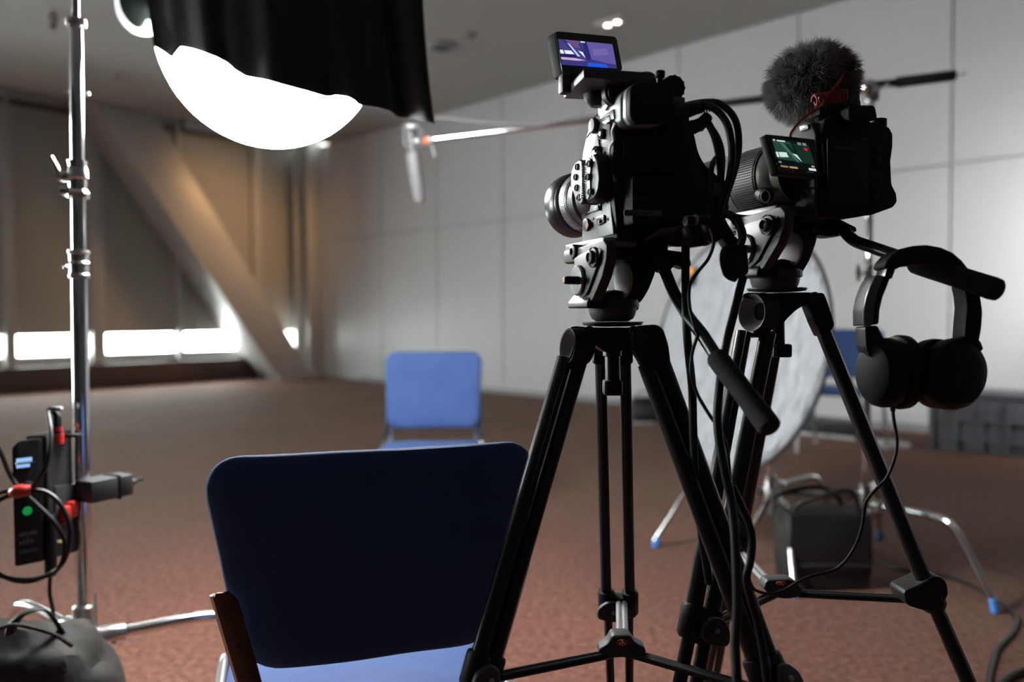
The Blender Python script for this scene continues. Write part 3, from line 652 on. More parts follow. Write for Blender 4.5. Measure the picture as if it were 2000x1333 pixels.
tube(bm, [a+V((-.03, 0, .10)), a+V((-.036, 0, .05)), a+V((-.03, 0, .01)), a+V((.0, 0, -.0)), a+V((.035, 0, .02)), a+V((.042, 0, .06)), a+V((.02, 0, .10)), a+V((-.03, 0, .10))], .007, 10, smooth=4)
rbox(bm, a+V((-.0, 0, .095)), (.06, .03, .03), .008); rbox(bm, a+V((.02, 0, .03)), (.05, .025, .03), .008); cyl(bm, a+V((.02, 0, .035)), BA-bd*.01, .010); t.part('shock_mount', bm, mat('clear_grey_mount', (.13, .135, .14), .3, metal=.3))
bm = BM(); tube(bm, [P(790, 222, 3.44), P(845, 229, 3.44), P(900, 234, 3.44), P(960, 241, 3.42), P(1040, 244, 3.39), P(1075, 240, 3.37), P(1130, 231, 3.36), P(1180, 226, 3.35)], .0062, 10, smooth=6); solo('microphone_cable', bm, 'micgrey', 'pale cable sagging above the boom pole beside the black cloth', 'cable')
S2 = P(1690, 1010, 3.25); HZ2 = .30
t, top = cstand((S2.x, S2.y, 0), HZ2, [(.2, 1.1, .0165), (1.08, 1.45, .0150), (1.43, P(1683, 205, 3.25).z, .0135)], [math.radians(-61), math.radians(59), math.radians(172)],
    'chrome stand on the right that carries the boom pole', R1=.53, lean=V((.005, 0, 0)), collars=[(P(1683, 535, 3.25).z, .0165, .07, 1.6, math.radians(185)), (P(1690, 668, 3.25).z, .0165, .03, 0, 0)])
bm = BM(); a = top(P(1683, 200, 3.25).z); bmid = BA+bd*((a.x-BA.x)/bd.x)
rbox(bm, a+UZ*.02, (.05, .05, .07), .012); ball(bm, a+V((-.03, -.02, .04)), .028); tube(bm, [a, bmid], .02, 14); rbox(bm, bmid, (.055, .05, .05), .01); tube(bm, [a+V((.02, 0, .03)), a+V((.07, 0, .06))], [.008, .005], 8); t.part('grip_head', bm, 'chrome')
bm = BM(); ball(bm, P(1702, 1000, 3.22), .018); tube(bm, [P(1690, 1003, 3.23), P(1726, 1000, 3.21)], .008, 10); t.part('hub_knob', bm, 'chromedull')
# reflector stand
RP = P(1505, 1010, 3.44); 
t, top = cstand((RP.x, RP.y, 0), .30, [(.2, .95, .0165), (.93, 1.25, .014)], [math.radians(162), math.radians(262), math.radians(35)], 'chrome stand behind the silver reflector, its feet capped blue', R1=.50)
# reflector disc
RC = P(1428, 681, 3.30); rn = V((-.892, -.404, .202)).normalized(); RR = .525
t = Thing('reflector_disc', 'large round silver reflector tilted behind the tripods', 'reflector', RC-UZ*.5)
bm = BM(); x_, y_, _ = frame_of(rn); n = 20; rings = []
ctr = bm.verts.new(RC)
prev = None
for i in range(1, 15):
    r = RR*i/14; ring = [bm.verts.new(RC+(x_*math.cos(a)+y_*math.sin(a))*r+rn*(.012*noise.noise(V((math.cos(a)*r*5, math.sin(a)*r*5, 0))))) for a in [2*PI*k/64 for k in range(64)]]
    for k in range(64):
        if prev: bm.faces.new((prev[k], ring[k], ring[(k+1) % 64], prev[(k+1) % 64]))
        else: bm.faces.new((ctr, ring[k], ring[(k+1) % 64]))
    prev = ring
fo = t.part('silver_fabric', bm, 'silver'); s_ = fo.modifiers.new('thick', 'SOLIDIFY'); s_.thickness = .004
bm = BM(); tube(bm, [RC+(x_*math.cos(a)+y_*math.sin(a))*(RR+.004) for a in [2*PI*k/72 for k in range(72)]], .0085, 8, closed=True); t.part('rim', bm, 'charcoal')
bm = BM(); a = hit(1357, 537, RC, rn); rbox(bm, a-rn*.0+V((0, 0, -.01)), (.05, .04, .09), .01); k_ = t.part('edge_clip', bm, 'plastic')
bm = BM(); ball(bm, a+rn*.02+UZ*.01, .022); t.part('clip_knob', bm, mat('orange_knob', (.65, .30, .08), .4), parent=k_)
# ---- background floor items
def placed(px, py): v = PF(px, py); return V((v.x, v.y, 0))
EB = V((1.215, 3.08, 0))
t = Thing('equipment_bag', 'soft black equipment bag with looped handles between the two chrome stands', 'bag', EB)
bm = BM(); tt = BM(); bmesh.ops.create_cube(tt, size=1); bmesh.ops.subdivide_edges(tt, edges=tt.edges[:], cuts=9, use_grid_fill=True)
for v in tt.verts:
    c = v.co*2; l = max(abs(c.x), abs(c.y), abs(c.z)); k = c.normalized()*l; c = c*.72+k*.28*1.25; n = 1+.05*noise.noise(c*2.5)
    v.co = V((EB.x+c.x*.165*n, EB.y+c.y*.095*n, max(0, .150+c.z*.150*n)))
merge(bm, tt); t.part('bag_body', bm, 'bagcloth', sharp=60)
bm = BM(); tube(bm, [EB+V((-.13, -.06, .28)), EB+V((-.12, -.07, .33)), EB+V((-.02, -.08, .37)), EB+V((.06, -.08, .385)), EB+V((.10, -.07, .36)), EB+V((.12, -.06, .29))], .011, 10, smooth=5); tube(bm, [EB+V((-.20, .0, .26)), EB+V((-.16, .04, .34)), EB+V((.0, .05, .37)), EB+V((.08, .05, .33)), EB+V((.10, .05, .28))], .010, 10, smooth=5); t.part('bag_handle', bm, 'bagcloth')
bm = BM(); tube(bm, [EB+V((-.15, -.105, .10)), EB+V((0, -.115, .11)), EB+V((.15, -.105, .10))], .004, 8, smooth=3); t.part('zip', bm, 'charcoal')
# crate
ca, cb = placed(1812, 879), placed(2030, 898); cx = (cb-ca).normalized(); cy = UZ.cross(cx); cw = (cb-ca).length; chh = .46
t = Thing('storage_crate', 'grey ribbed plastic storage crate on the carpet at the right edge', 'crate', (ca+cb)/2+cy*.2)
cc = (ca+cb)/2+cy*.22
bm = BM(); rbox(bm, cc+UZ*chh/2, (cw, .42, chh), .012, ax=(cx, cy, UZ)); t.part('crate_body', bm, 'crate')
bm = BM(); rbox(bm, cc+UZ*(chh-.015), (cw+.03, .45, .04), .008, ax=(cx, cy, UZ)); t.part('rim', bm, 'crate')
for k in range(5):
    bm = BM(); rbox(bm, ca+cx*(.03+k*(cw-.06)/4)-cy*.001+UZ*(chh*.45), (.022, .03, chh*.86), .004, ax=(cx, cy, UZ)); t.part('rib', bm, 'crate')
for z in (.10, .25):
    bm = BM(); rbox(bm, (ca+cb)/2+UZ*z, (cw-.02, .022, .014), .003, ax=(cx, cy, UZ)); t.part('band', bm, 'crate')
# small black bag by the wall
a = placed(1262, 826)+V((0, .12, 0))
t = Thing('camera_bag', 'small black bag against the wall left of the reflector', 'bag', a)
bm = BM(); rbox(bm, a+UZ*.12, (.26, .2, .24), .05, seg=3); t.part('bag_body', bm, 'bagcloth'); bm = BM(); rbox(bm, a+V((0, -.10, .10)), (.2, .04, .13), .015); t.part('front_pocket', bm, 'charcoal')
bm = BM(); tube(bm, [a+V((-.08, 0, .22)), a+V((-.06, 0, .29)), a+V((.06, 0, .29)), a+V((.08, 0, .22))], .008, 8, smooth=4); t.part('bag_handle', bm, 'bagcloth')
a = placed(1255, 828)+V((.0, -.03, 0)); bm = BM(); rbox(bm, a+UZ*.01, (.20, .10, .018), .004); solo('paper_sheet', bm, 'dimwhite', 'small pale sheet lying in front of the small black bag', 'paper')
# case and tray under the far right chair
a = placed(1640, 858)+V((0, .2, 0))
t = Thing('flat_case', 'flat black case with pale front edge lying behind the far chair legs', 'case', a)
bm = BM(); rbox(bm, a+UZ*.07, (.55, .34, .13), .015, ax=(D1, D2, UZ)); t.part('case_body', bm, 'plastic'); bm = BM(); rbox(bm, a-D2*.175+UZ*.02, (.56, .01, .03), .003, ax=(D1, D2, UZ)); t.part('edge_strip', bm, 'dimwhite')
a = placed(1735, 872); 
t = Thing('plastic_tray', 'pale plastic tray on the carpet under the far blue chair', 'tray', a)
bm = BM(); rbox(bm, a+UZ*.015, (.26, .20, .03), .01); t.part('tray_base', bm, 'dimwhite'); bm = BM(); tube(bm, [a+V((-.12, -.09, .035)), a+V((.12, -.09, .035)), a+V((.12, .09, .035)), a+V((-.12, .09, .035))], .008, 8, closed=True); t.part('tray_rim', bm, 'dimwhite')
# floor cables
bm = BM(); tube(bm, [PF(x, y)+UZ*.007 for x, y in ((1660, 1070), (1700, 1092), (1745, 1112), (1790, 1122), (1850, 1130), (1905, 1152), (1952, 1180), (1984, 1212), (1975, 1243), (1948, 1272), (1938, 1300), (1930, 1340), (1925, 1420))], .0075, 10, smooth=6); solo('floor_cable', bm, 'cable', 'black cable snaking over the carpet at the lower right', 'cable')
bm = BM(); tube(bm, [PF(x, y)+UZ*.012 for x, y in ((1900, 1420), (1955, 1345), (2000, 1318), (2100, 1290))], .010, 10, smooth=6); solo('rubber_cable', bm, 'cable', 'thick black cable crossing the bottom right corner', 'cable')
# ================================================================== VIDEO CAMERA ON TRIPOD (front)
def yawframe(o, deg, pitch=0, roll=0):
    m = Matrix.Translation(V(o)) @ Matrix.Rotation(math.radians(deg), 4, 'Z') @ Matrix.Rotation(math.radians(pitch), 4, 'X') @ Matrix.Rotation(math.radians(roll), 4, 'Y')
    return m
def axes(F): m = F.to_3x3(); return m @ V((1, 0, 0)), m @ V((0, 1, 0)), m @ V((0, 0, 1))
VF = yawframe(P(1204, 462, 1.035), 20, 0, 0); vx, vy, vz = axes(VF)
def onF(F, px, py, ax, val):
    m = F.to_3x3(); n = m @ V([(1, 0, 0), (0, 1, 0), (0, 0, 1)][ax]); return hit(px, py, F.to_translation()+n*val, n)
def rp(px, py, y=0, F=None): return onF(F or VF, px, py, 1, y)
def lp(px, py, x=0, F=None): return onF(F or VF, px, py, 0, x)
T = Thing('video_camera', 'big black cinema video camera with lit flip-up monitor on the front tripod', 'video camera', rp(1290, 462, .05))
body_ol = [(1205, 464), (1202, 420), (1198, 375), (1203, 330), (1197, 300), (1199, 262), (1207, 228), (1214, 200), (1240, 175), (1330, 180), (1345, 210), (1349, 245), (1357, 290), (1366, 322), (1378, 345), (1388, 380), (1391, 425), (1386, 447), (1340, 455), (1270, 462)]
bm = BM(); prism(bm, [rp(x, y) for x, y in body_ol], vy*.088, .003); BODY = T.part('body', bm, 'plastic')
# battery pack and rear details
bm = BM(); prism(bm, roundpoly([rp(x, y, -.001) for x, y in ((1215, 350), (1330, 352), (1330, 440), (1215, 443))], .006), -vy*.028, .003); BAT = T.part('battery_pack', bm, 'plastic_soft')
YB = -.0295
bm = BM(); prism(bm, [rp(x, y, YB) for x, y in ((1219, 410), (1293, 411), (1293, 423), (1219, 422))], -vy*.0006); LBL = T.part('battery_label', bm, 'sticker', parent=BAT)
def rtext(s, px, py, size, y, m, parent, name='lettering', ext=.0002):
    b = BM(); text_bm(b, s, size, basis(rp(px, py, y), vx, vz, -vy), ext=ext); T.part(name, b, m, parent=parent)
rtext('BP-A30', 1232, 417, .0070, YB-.0014, 'plastic', LBL)
bm = BM(); prism(bm, [rp(x, y, YB-.001) for x, y in ((1252, 416.4), (1276, 416.6), (1276, 417.8), (1252, 417.4))], -vy*.0004); T.part('label_stripe', bm, 'plastic', parent=LBL)
rtext('Canon', 1252, 387, .0085, YB-.001, 'markdim', BAT)
bm = BM(); prism(bm, [rp(x, y, -.001) for x, y in ((1268, 275), (1285, 275), (1276, 248))], -vy*.001); T.part('warning_triangle', bm, 'charcoal')
bm = BM(); ball(bm, rp(1232, 310, -.002), .0017, seg=10); T.part('status_lamp', bm, 'glow_green')
bm = BM(); rbox(bm, rp(1246, 310, -.001), (.008, .001, .002), 0, ax=(vx, vy, vz)); T.part('status_text', bm, 'markdim')
for (a, b, c_, d_) in ((1214, 262, 1340, 340), (1240, 190, 1330, 250)):
    bm = BM(); prism(bm, roundpoly([rp(x, y, -.001) for x, y in ((a, b), (c_, b+2), (c_, d_), (a, d_))], .006), -vy*.006, .002); T.part('rear_cover', bm, 'plastic')
# left side panel with controls
side_ol = [(1141, 474), (1142, 432), (1136, 400), (1140, 340), (1143, 300), (1149, 272), (1172, 243), (1188, 236), (1197, 240), (1194, 300), (1196, 380), (1199, 420), (1203, 458)]
bm = BM(); prism(bm, [lp(x, y, .001) for x, y in side_ol], vx*.045, .001); prism(bm, [lp(x, y, .0) for x, y in side_ol], -vx*.004, .0015); SP = T.part('side_panel', bm, 'camskin')
bm = BM(); prism(bm, roundpoly([lp(x, y, -.004) for x, y in ((1150, 276), (1170, 262), (1174, 300), (1176, 385), (1175, 410), (1146, 418), (1141, 395), (1144, 310))], .003), -vx*.0022, .001); T.part('raised_plate', bm, mat('pale_side_plate', (.15, .15, .153), .38, metal=.4), parent=SP)
bm = BM(); prism(bm, [lp(x, y, .001) for x, y in ((1149, 272), (1158, 246), (1168, 238), (1196, 224), (1203, 240), (1198, 240), (1188, 236), (1172, 243))], -vx*.005, .002); prism(bm, [lp(x, y, .001) for x, y in ((1149, 272), (1158, 246), (1168, 238), (1196, 224), (1203, 240), (1198, 240), (1188, 236), (1172, 243))], vx*.05, .002); UP = T.part('upper_side_panel', bm, 'charcoal')
bm = BM(); tube(bm, [lp(x, y, -.004) for x, y in ((1203, 240), (1197, 256), (1199, 275), (1192, 290), (1193, 330), (1197, 345), (1202, 355))], .0028, 8, smooth=4); T.part('handle_strip', bm, 'greymetal', parent=SP)
def sbutton(px, py, r, h, m, name, parent=None, x=-.004, ring=False, lab=None):
    b = BM(); c = lp(px, py, x)
    if ring: lathe(b, c, -vx, [(0, r), (h, r), (h*1.2, r*.8), (h*.9, r*.6), (h*1.3, r*.45), (h*1.35, .0002)], 22)
    else: lathe(b, c, -vx, [(0, r), (h*.7, r), (h, r*.7)], 20)
    return T.part(name, b, m, parent=parent or SP, label=lab)
sbutton(1169, 301, .0105, .006, 'blackmetal', 'joystick_dial', ring=True); 
b = BM(); c = lp(1168, 301, -.012); ball(b, c, .0042, seg=14); T.part('joystick_tip', b, 'greymetal', parent=SP)
b = BM(); lathe(b, lp(1176, 346, -.004), -vx, [(0, .0115), (.003, .0115), (.003, .009), (.007, .008), (.009, .004)], 24); T.part('start_button', b, 'greymetal', parent=SP)
b = BM(); lathe(b, lp(1148, 440, -.004), -vx, [(0, .009), (.004, .009), (.0045, .006)], 24); k = T.part('record_button', b, 'blackmetal', parent=SP)
b = BM(); lathe(b, lp(1148, 440, -.0088), -vx, [(0, .0045), (.0015, .0042)], 18); T.part('red_centre', b, mat('dark_red', (.28, .03, .02), .35), parent=SP)
b = BM(); prism(b, roundpoly([lp(x, y, -.004) for x, y in ((1168, 425), (1183, 419), (1184, 435), (1170, 442))], .004), -vx*.003, .001); k = T.part('toggle_plate', b, 'blackmetal', parent=SP)
for c in ((1172, 433), (1180, 428)):
    b = BM(); ball(b, lp(*c, -.008), .0026, seg=10); T.part('toggle', b, 'greymetal', parent=SP)
for c in ((1159, 427), (1187, 395), (1184, 325)): sbutton(*c, .0018, .001, 'plastic', 'small_screw')
b = BM(); prism(b, [lp(x, y, -.0065) for x, y in ((1166, 403), (1171, 401), (1171, 411), (1166, 413))], -vx*.002, .0006); T.part('slot', b, 'plastic', parent=SP)
for c, r in (((1178, 262), .007), ((1170, 262), .0)):
    if r: sbutton(*c, r, .004, 'blackmetal', 'menu_button', ring=True)
b = BM(); prism(b, [lp(x, y, -.003) for x, y in ((1171, 240), (1176, 226), (1197, 213), (1199, 232), (1186, 241), (1172, 250))], vx*.006, .001); T.part('key_plate', b, VFM if 0 else mat('pale_key_plate', (.22, .22, .23), .4, metal=.3), parent=UP)
b = BM(); prism(b, roundpoly([lp(x, y, -.005) for x, y in ((1178, 239), (1190, 233), (1194, 236), (1184, 243))], .002), -vx*.002, .0005); T.part('select_key', b, 'greymetal', parent=UP)
b = BM(); lathe(b, lp(1165, 246, -.002), -vx, [(0, .010), (.004, .011), (.008, .009), (.009, .004)], 20); T.part('strap_lug', b, 'charcoal', parent=UP)
# control blocks bulging from the side
def block(ol, x, th, m, name, bev=.004, parent=None):
    b = BM(); prism(b, roundpoly([lp(a, c, x) for a, c in ol], .006), vx*th, bev, seg=3); return T.part(name, b, m, parent=parent)
BA_ = block([(1150, 312), (1160, 297), (1167, 312), (1171, 345), (1168, 374), (1160, 390), (1147, 398), (1139, 388), (1136, 350), (1140, 322)], -.026, .022, 'blackmetal', 'control_block')
bm = BM(); prism(bm, roundpoly([lp(x, y, -.0262) for x, y in ((1143, 322), (1153, 305), (1157, 318), (1154, 345), (1155, 378), (1149, 392), (1144, 380), (1141, 350))], .004), -vx*.002, .001); T.part('button_strip', bm, 'greymetal', parent=BA_)
BB_ = block([(1122, 318), (1133, 310), (1139, 322), (1137, 350), (1140, 385), (1135, 402), (1124, 392), (1114, 362), (1115, 336)], -.030, .030, 'camskin', 'control_block')
for (cs, x, par) in ((((1150, 320), (1148, 346), (1152, 375)), -.029, BA_), (((1127, 326), (1124, 346), (1126, 367), (1130, 386)), -.0305, BB_)):
    for c in cs:
        b = BM(); cc = lp(*c, x); x1, y1, _ = frame_of(vx); lathe(b, cc, -vx, [(0, .0048), (.0015, .0050), (.002, .0036), (.0008, .003)], 16); T.part('round_button', b, 'plastic', parent=par)
bm = BM()
for i in range(16):
    yy = 318+i*4.6; c = lp(1140.5+1.5*math.sin(i/15*PI), yy, -.028); rbox(bm, c, (.010, .004, .0016), 0, ax=(vx, vy, vz))
T.part('knurled_wheel', bm, 'greymetal', kind='stuff')
# lens
LCf = P(1126, 401, 1.20); la = (VF.to_3x3() @ V((-.05, 1, -.01))).normalized()
prof = [(-.125, .036), (-.105, .036), (-.10, .040), (-.085, .041), (-.083, .038), (-.070, .0385), (-.066, .042), (-.050, .0425)]
bm = BM(); lathe(bm, LCf, la, prof, 48, caps=False); LENS = T.part('lens_barrel', bm, 'camskin')
bm = BM(); lathe(bm, LCf, la, [(-.050, .043), (-.047, .0445), (-.030, .0445), (-.028, .043)], 48, caps=False)
x1, y1, _ = frame_of(la)
for k in range(90):
    a = 2*PI*k/90; d = x1*math.cos(a)+y1*math.sin(a); rbox(bm, LCf-la*.0385+d*.0448, (.0012, .0016, .016), 0, ax=(d, la.cross(d), la))
T.part('focus_ring', bm, 'greymetal', parent=LENS)
bm = BM(); lathe(bm, LCf, la, [(-.028, .044), (-.024, .047), (-.020, .0475), (-.019, .0465), (-.017, .0478), (.012, .0485), (.014, .0475), (.014, .044), (-.002, .040)], 56, caps=False); T.part('front_ring', bm, 'blackmetal', parent=LENS)
bm = BM(); ball(bm, LCf-la*.004, .040, sz=1); bmesh.ops.scale(bm, vec=(1, 1, 1), verts=bm.verts)
for v in bm.verts:
    h_ = (v.co-(LCf-la*.004)).dot(la); v.co -= la*h_*.8
T.part('front_glass', bm, 'glass_off', parent=LENS)
# eyepiece
EY = -.040
evf = ((1231, 172), (1245, 158), (1308, 161), (1317, 176), (1318, 232), (1300, 240), (1240, 240), (1231, 226))
def evring(y0, th, shrink, m, name, bev=.003):
    cx_, cy_ = 1274, 200; b = BM(); prism(b, [q+vy*y0 for q in roundpoly([rp(cx_+(x-cx_)*shrink, cy_+(y-cy_)*shrink, EY) for x, y in evf], .010, 6)], vy*th, bev, seg=3); return T.part(name, b, m)
VFM = mat('grey_viewfinder', (.30, .30, .32), .42, metal=.2, bump=.1, bscale=700)
evring(0, .011, 1.0, 'plastic_soft', 'eyecup'); evring(.011, .010, .99, VFM, 'eyepiece_ring', .002); evring(.021, .005, .93, 'plastic_soft', 'eyepiece_groove', .001); evring(.026, .062, .98, VFM, 'eyepiece_tube')
# monitor unit: arm, base box, panel
MF = yawframe(P(1140, 133, 1.0), 11, 0, 0); mx, my, mz = axes(MF)
mr = lambda px, py, y=0: onF(MF, px, py, 1, y)
bm = BM(); prism(bm, roundpoly([mr(x, y) for x, y in ((1140, 133), (1277, 142), (1277, 158), (1140, 152))], .003), my*.098, .0035, seg=3); MBx = T.part('monitor_base', bm, mat('monitor_base_plastic', (.07, .07, .075), .36, metal=.2, bump=.1, bscale=900))
bm = BM(); rbox(bm, mr(1150, 152, .050)-mz*.008, (.02, .02, .012), .004, ax=(mx, my, mz)); lathe(bm, P(1165, 190, 1.075)+UZ*.012, -UZ, [(0, .018), (.012, .018), (.02, .013), (.025, .008)], 24); T.part('swivel_joint', bm, 'plastic')
AM = mat('bracket_metal', (.26, .26, .27), .4, metal=.4)
bm = BM(); prism(bm, [lp(x, y, -.004) for x, y in ((1174, 176), (1187, 172), (1188, 204), (1181, 217), (1174, 208))], vx*.012, .0015); T.part('arm_bracket', bm, AM)
bm = BM(); prism(bm, [lp(x, y, .0) for x, y in ((1167, 208), (1175, 205), (1180, 219), (1172, 228), (1168, 226))], vx*.014, .0015); T.part('arm_foot', bm, AM)
bm = BM(); lathe(bm, P(1196, 186, 1.045), -vy, [(0, .016), (.01, .016), (.012, .013), (.014, .013)], 28); T.part('arm_knob', bm, 'plastic')
dA, dB = 1.075, 1.115
pq = [P(1083, 60, dA+.004), P(1204, 71, dB+.004), P(1216, 139, dB-.004), P(1098, 149, dA-.004)]
pn = (pq[1]-pq[0]).cross(pq[3]-pq[0]).normalized(); pn = pn if pn.dot(CF) > 0 else -pn
def onP(px, py, off=0): return hit(px, py, pq[0]-pn*off, pn)
bm = BM(); prism(bm, roundpoly([onP(x, y) for x, y in ((1083, 60), (1204, 71), (1217, 140), (1098, 149))], .007, 6), (pn*1.0-vx*.42).normalized()*.016, .002, seg=3); PAN = T.part('monitor_panel', bm, 'charcoal')
bm = BM(); prism(bm, roundpoly([onP(x, y, .0005) for x, y in ((1084, 61.5), (1203, 72.5), (1215.5, 139), (1099, 147.5))], .006, 6), -pn*.001); T.part('bezel', bm, 'glass_off', parent=PAN)
# picture on the screen
def spoly(T_, on, pts, col, off, s=1.0, name='screen_picture', parent=None):
    b = BM(); prism(b, [on(x, y, off) for x, y in pts], -pn0*.00025); return T_.part(name, b, emitm('screen_tone', col, s), parent=parent)
pn0 = pn
quad = [(1090, 76), (1196, 86.5), (1205, 134), (1098, 126.5)]
def uvq(Q, u, v):
    a = (Q[0][0]+(Q[1][0]-Q[0][0])*u, Q[0][1]+(Q[1][1]-Q[0][1])*u); b = (Q[3][0]+(Q[2][0]-Q[3][0])*u, Q[3][1]+(Q[2][1]-Q[3][1])*u)
    return (a[0]+(b[0]-a[0])*v, a[1]+(b[1]-a[1])*v)
def picture(T_, on, Q, polys, parent, base=.0020, nrm=None, tb=()):
    b = BM(); mats = []; 
    for i, (pts, col) in enumerate(polys):
        prism(b, [on(*uvq(Q, u, v), base+.00012*i) for u, v in pts], -nrm*.0001, mi=i); mats.append(emitm('screen_tone', col, 1.0))
    o = T_.part('screen', b, mats, parent=parent); return o
lin = lambda r, g, b: tuple((c/255/12.92) if c <= 10 else ((c/255+.055)/1.055)**2.4 for c in (r, g, b))
polys = [([(0, 0), (1, 0), (1, 1), (0, 1)], lin(58, 54, 122)),
 ([(0, 0), (.42, 0), (.5, .45), (.5, .7), (0, .7)], lin(72, 66, 128)),
 ([(.08, 0), (.38, 0), (.44, .3), (.30, .28)], lin(104, 78, 128)),
 ([(.44, 0), (.62, 0), (.62, .66), (.46, .74)], lin(44, 44, 116)),
 ([(.52, 0), (1, 0), (1, .84), (.80, .80), (.56, .70)], lin(98, 88, 158)),
 ([(.60, .28), (.86, .20), (.90, .45), (.62, .55)], lin(116, 102, 168)),
 ([(0, .42), (.28, .42), (.30, .55), (0, .56)], lin(235, 240, 255)),
 ([(.06, .40), (.08, .40), (.09, .60), (.07, .60)], lin(60, 60, 130)),
 ([(0, .57), (.30, .57), (.32, .68), (0, .69)], lin(36, 34, 92)),
 ([(0, .70), (.26, .70), (.46, .76), (.30, .80), (0, .79)], lin(200, 170, 205)),
 ([(0, .79), (.30, .80), (.5, .76), (.78, .82), (1, .92), (1, 1), (0, 1)], lin(62, 56, 126)),
 ([(.05, 0), (.13, 0), (.36, .66), (.30, .66)], lin(52, 56, 128)),
 ([(.16, .12), (.20, .16), (.36, .62), (.31, .62)], lin(190, 205, 245)),
 ([(.34, .40), (.42, .44), (.45, .66)], lin(240, 245, 255)),
 ([(.36, .10), (.40, .10), (.49, .66), (.46, .66)], lin(46, 48, 118)),
 ([(.50, 0), (.515, 0), (.54, .70), (.525, .70)], lin(40, 40, 104)),
 ([(.47, .88), (.50, .84), (.78, .85), (.83, .90), (.84, 1), (.47, 1)], lin(38, 92, 215)),
 ([(.41, .005), (.49, .005), (.49, .055), (.41, .055)], lin(225, 225, 235))]
scr = picture(T, onP, quad, polys, PAN, nrm=pn)
bm = BM(); rbox(bm, P(1103, 165, 1.07), (.014, .016, .026), .003, ax=(vx, vy, vz)); prism(bm, [P(x, y, 1.085) for x, y in ((1108, 145), (1145, 140), (1138, 152), (1118, 168), (1108, 168))], CF*.01, .001); T.part('hinge', bm, 'charcoal')
# top knob, round mic holder, tape label, top handle
bm = BM(); cyl(bm, P(1289, 166, 1.05), P(1289, 150, 1.05), .0035); cyl(bm, P(1289, 152, 1.05), P(1290, 139, 1.05), .0062, bev=.001, seg=14); T.part('thumb_screw', bm, 'plastic')
bm = BM(); c = P(1318, 170, 1.05); lathe(bm, c, vy, [(0, .0), (0, .0155), (.004, .0165), (.03, .0165), (.034, .015), (.034, .012)], 28, caps=False); 
for k in range(12):
    a = 2*PI*k/12; ball(bm, c+vx*math.cos(a)*.0155+vz*math.sin(a)*.0155, .0012, seg=6)
T.part('microphone_holder', bm, 'plastic')
bm = BM(); prism(bm, [P(x, y, 1.03) for x, y in ((1315, 188), (1338, 190), (1338, 205), (1316, 202))], CF*.03, .001); T.part('tape_label', bm, mat('grey_tape', (.16, .155, .15), .6))
bm = BM(); tube(bm, [rp(1265, 160, .02), rp(1262, 150, .05), rp(1240, 158, .11), rp(1215, 190, .12)], .009, 12, smooth=4, flat=(1.3, .8)); T.part('top_handle', bm, 'plastic')
# underside and connectors
bm = BM(); prism(bm, [P(x, y, 1.02) for x, y in ((1262, 466), (1345, 448), (1350, 440), (1290, 446))], CF*.03, .001); T.part('base_wedge', bm, 'camskin')
bm = BM(); prism(bm, [VF @ V(c) for c in ((.0, .0, -.006), (.12, 0, -.006), (.12, .09, -.006), (0, .09, -.006))], vz*.008, .002); T.part('base_plate', bm, 'plastic')
bm = BM(); ball(bm, P(1327, 457, 1.05), .030, sx=1, sy=1, sz=.58); T.part('hand_grip_pod', bm, 'plastic')
bm = BM(); lathe(bm, P(1353, 462, 1.02), -UZ+CR*.1, [(-.012, .016), (0, .017), (.008, .015), (.014, .010)], 20); ball(bm, P(1375, 462, 1.02), .013); ball(bm, P(1390, 440, 1.01), .018, sz=1.3); T.part('grip_wheel', bm, 'plastic')
bm = BM(); a, b_ = P(1338, 432, .99), P(1384, 430, 1.0); dd = (b_-a).normalized(); lathe(bm, a, dd, [(0, .0065), (.013, .0065), (.014, .0058), (.030, .0058), (.031, .007), (.034, .0058)], 20); T.part('cable_connector', bm, 'blackmetal')
bm = BM(); a = P(1357, 430, .99); lathe(bm, a-dd*.001, dd, [(0, .0068), (.003, .0068)], 20); T.part('connector_band', bm, 'greymetal')
# ribbed right hand grip
bm = BM(); prism(bm, roundpoly([rp(x, y, .002) for x, y in ((1340, 235), (1352, 245), (1364, 300), (1378, 325), (1404, 345), (1410, 380), (1402, 440), (1380, 456), (1345, 440))], .008), vy*.06, .006, seg=3); T.part('hand_grip', bm, 'plastic_soft')
bm = BM(); tube(bm, [P(1400, 440, 1.0), P(1392, 400, .995), P(1388, 350, .995), P(1392, 318, .995), P(1397, 306, 1.0)], [.004, .0075, .0075, .0065, .003], 10, smooth=4, flat=(1, .45)); T.part('hook_strap', bm, 'grip')
# ---- cables of the video camera
def cab(name, pts, r, label, m='cable', sm=6):
    b = BM(); tube(b, [P(*p) for p in pts], r, 12, smooth=sm); return solo(name, b, m, label, 'cable')
tc = Thing('cable_bundle', 'bundle of thick black looping cables on the right side of the video camera', 'cable', P(1400, 430, 1.0))
for pts, r in (([(1325, 214, 1.03), (1362, 206, 1.01), (1395, 212, .995), (1421, 245, .985), (1430, 300, .985), (1424, 350, .99), (1410, 395, .99), (1398, 430, 1.0)], .0048),
               ([(1330, 208, 1.05), (1375, 200, 1.04), (1408, 204, 1.03), (1436, 235, 1.02), (1443, 285, 1.02), (1434, 335, 1.02), (1418, 385, 1.02), (1412, 420, 1.02)], .0046),
               ([(1378, 232, 1.01), (1394, 262, 1.0), (1404, 300, 1.0), (1408, 345, 1.0), (1403, 385, 1.0), (1396, 410, 1.0)], .0048),
               ([(1384, 240, 1.02), (1402, 268, 1.02), (1411, 300, 1.02), (1410, 345, 1.015), (1402, 380, 1.015)], .0034)):
    bm = BM(); tube(bm, [P(*p) for p in pts], r, 12, smooth=7); tc.part('cable_run', bm, 'cable')
bm = BM(); tube(bm, [P(1318, 222, 1.02), P(1340, 216, 1.01), P(1372, 208, 1.0)], [.009, .010, .007], 14, smooth=4)
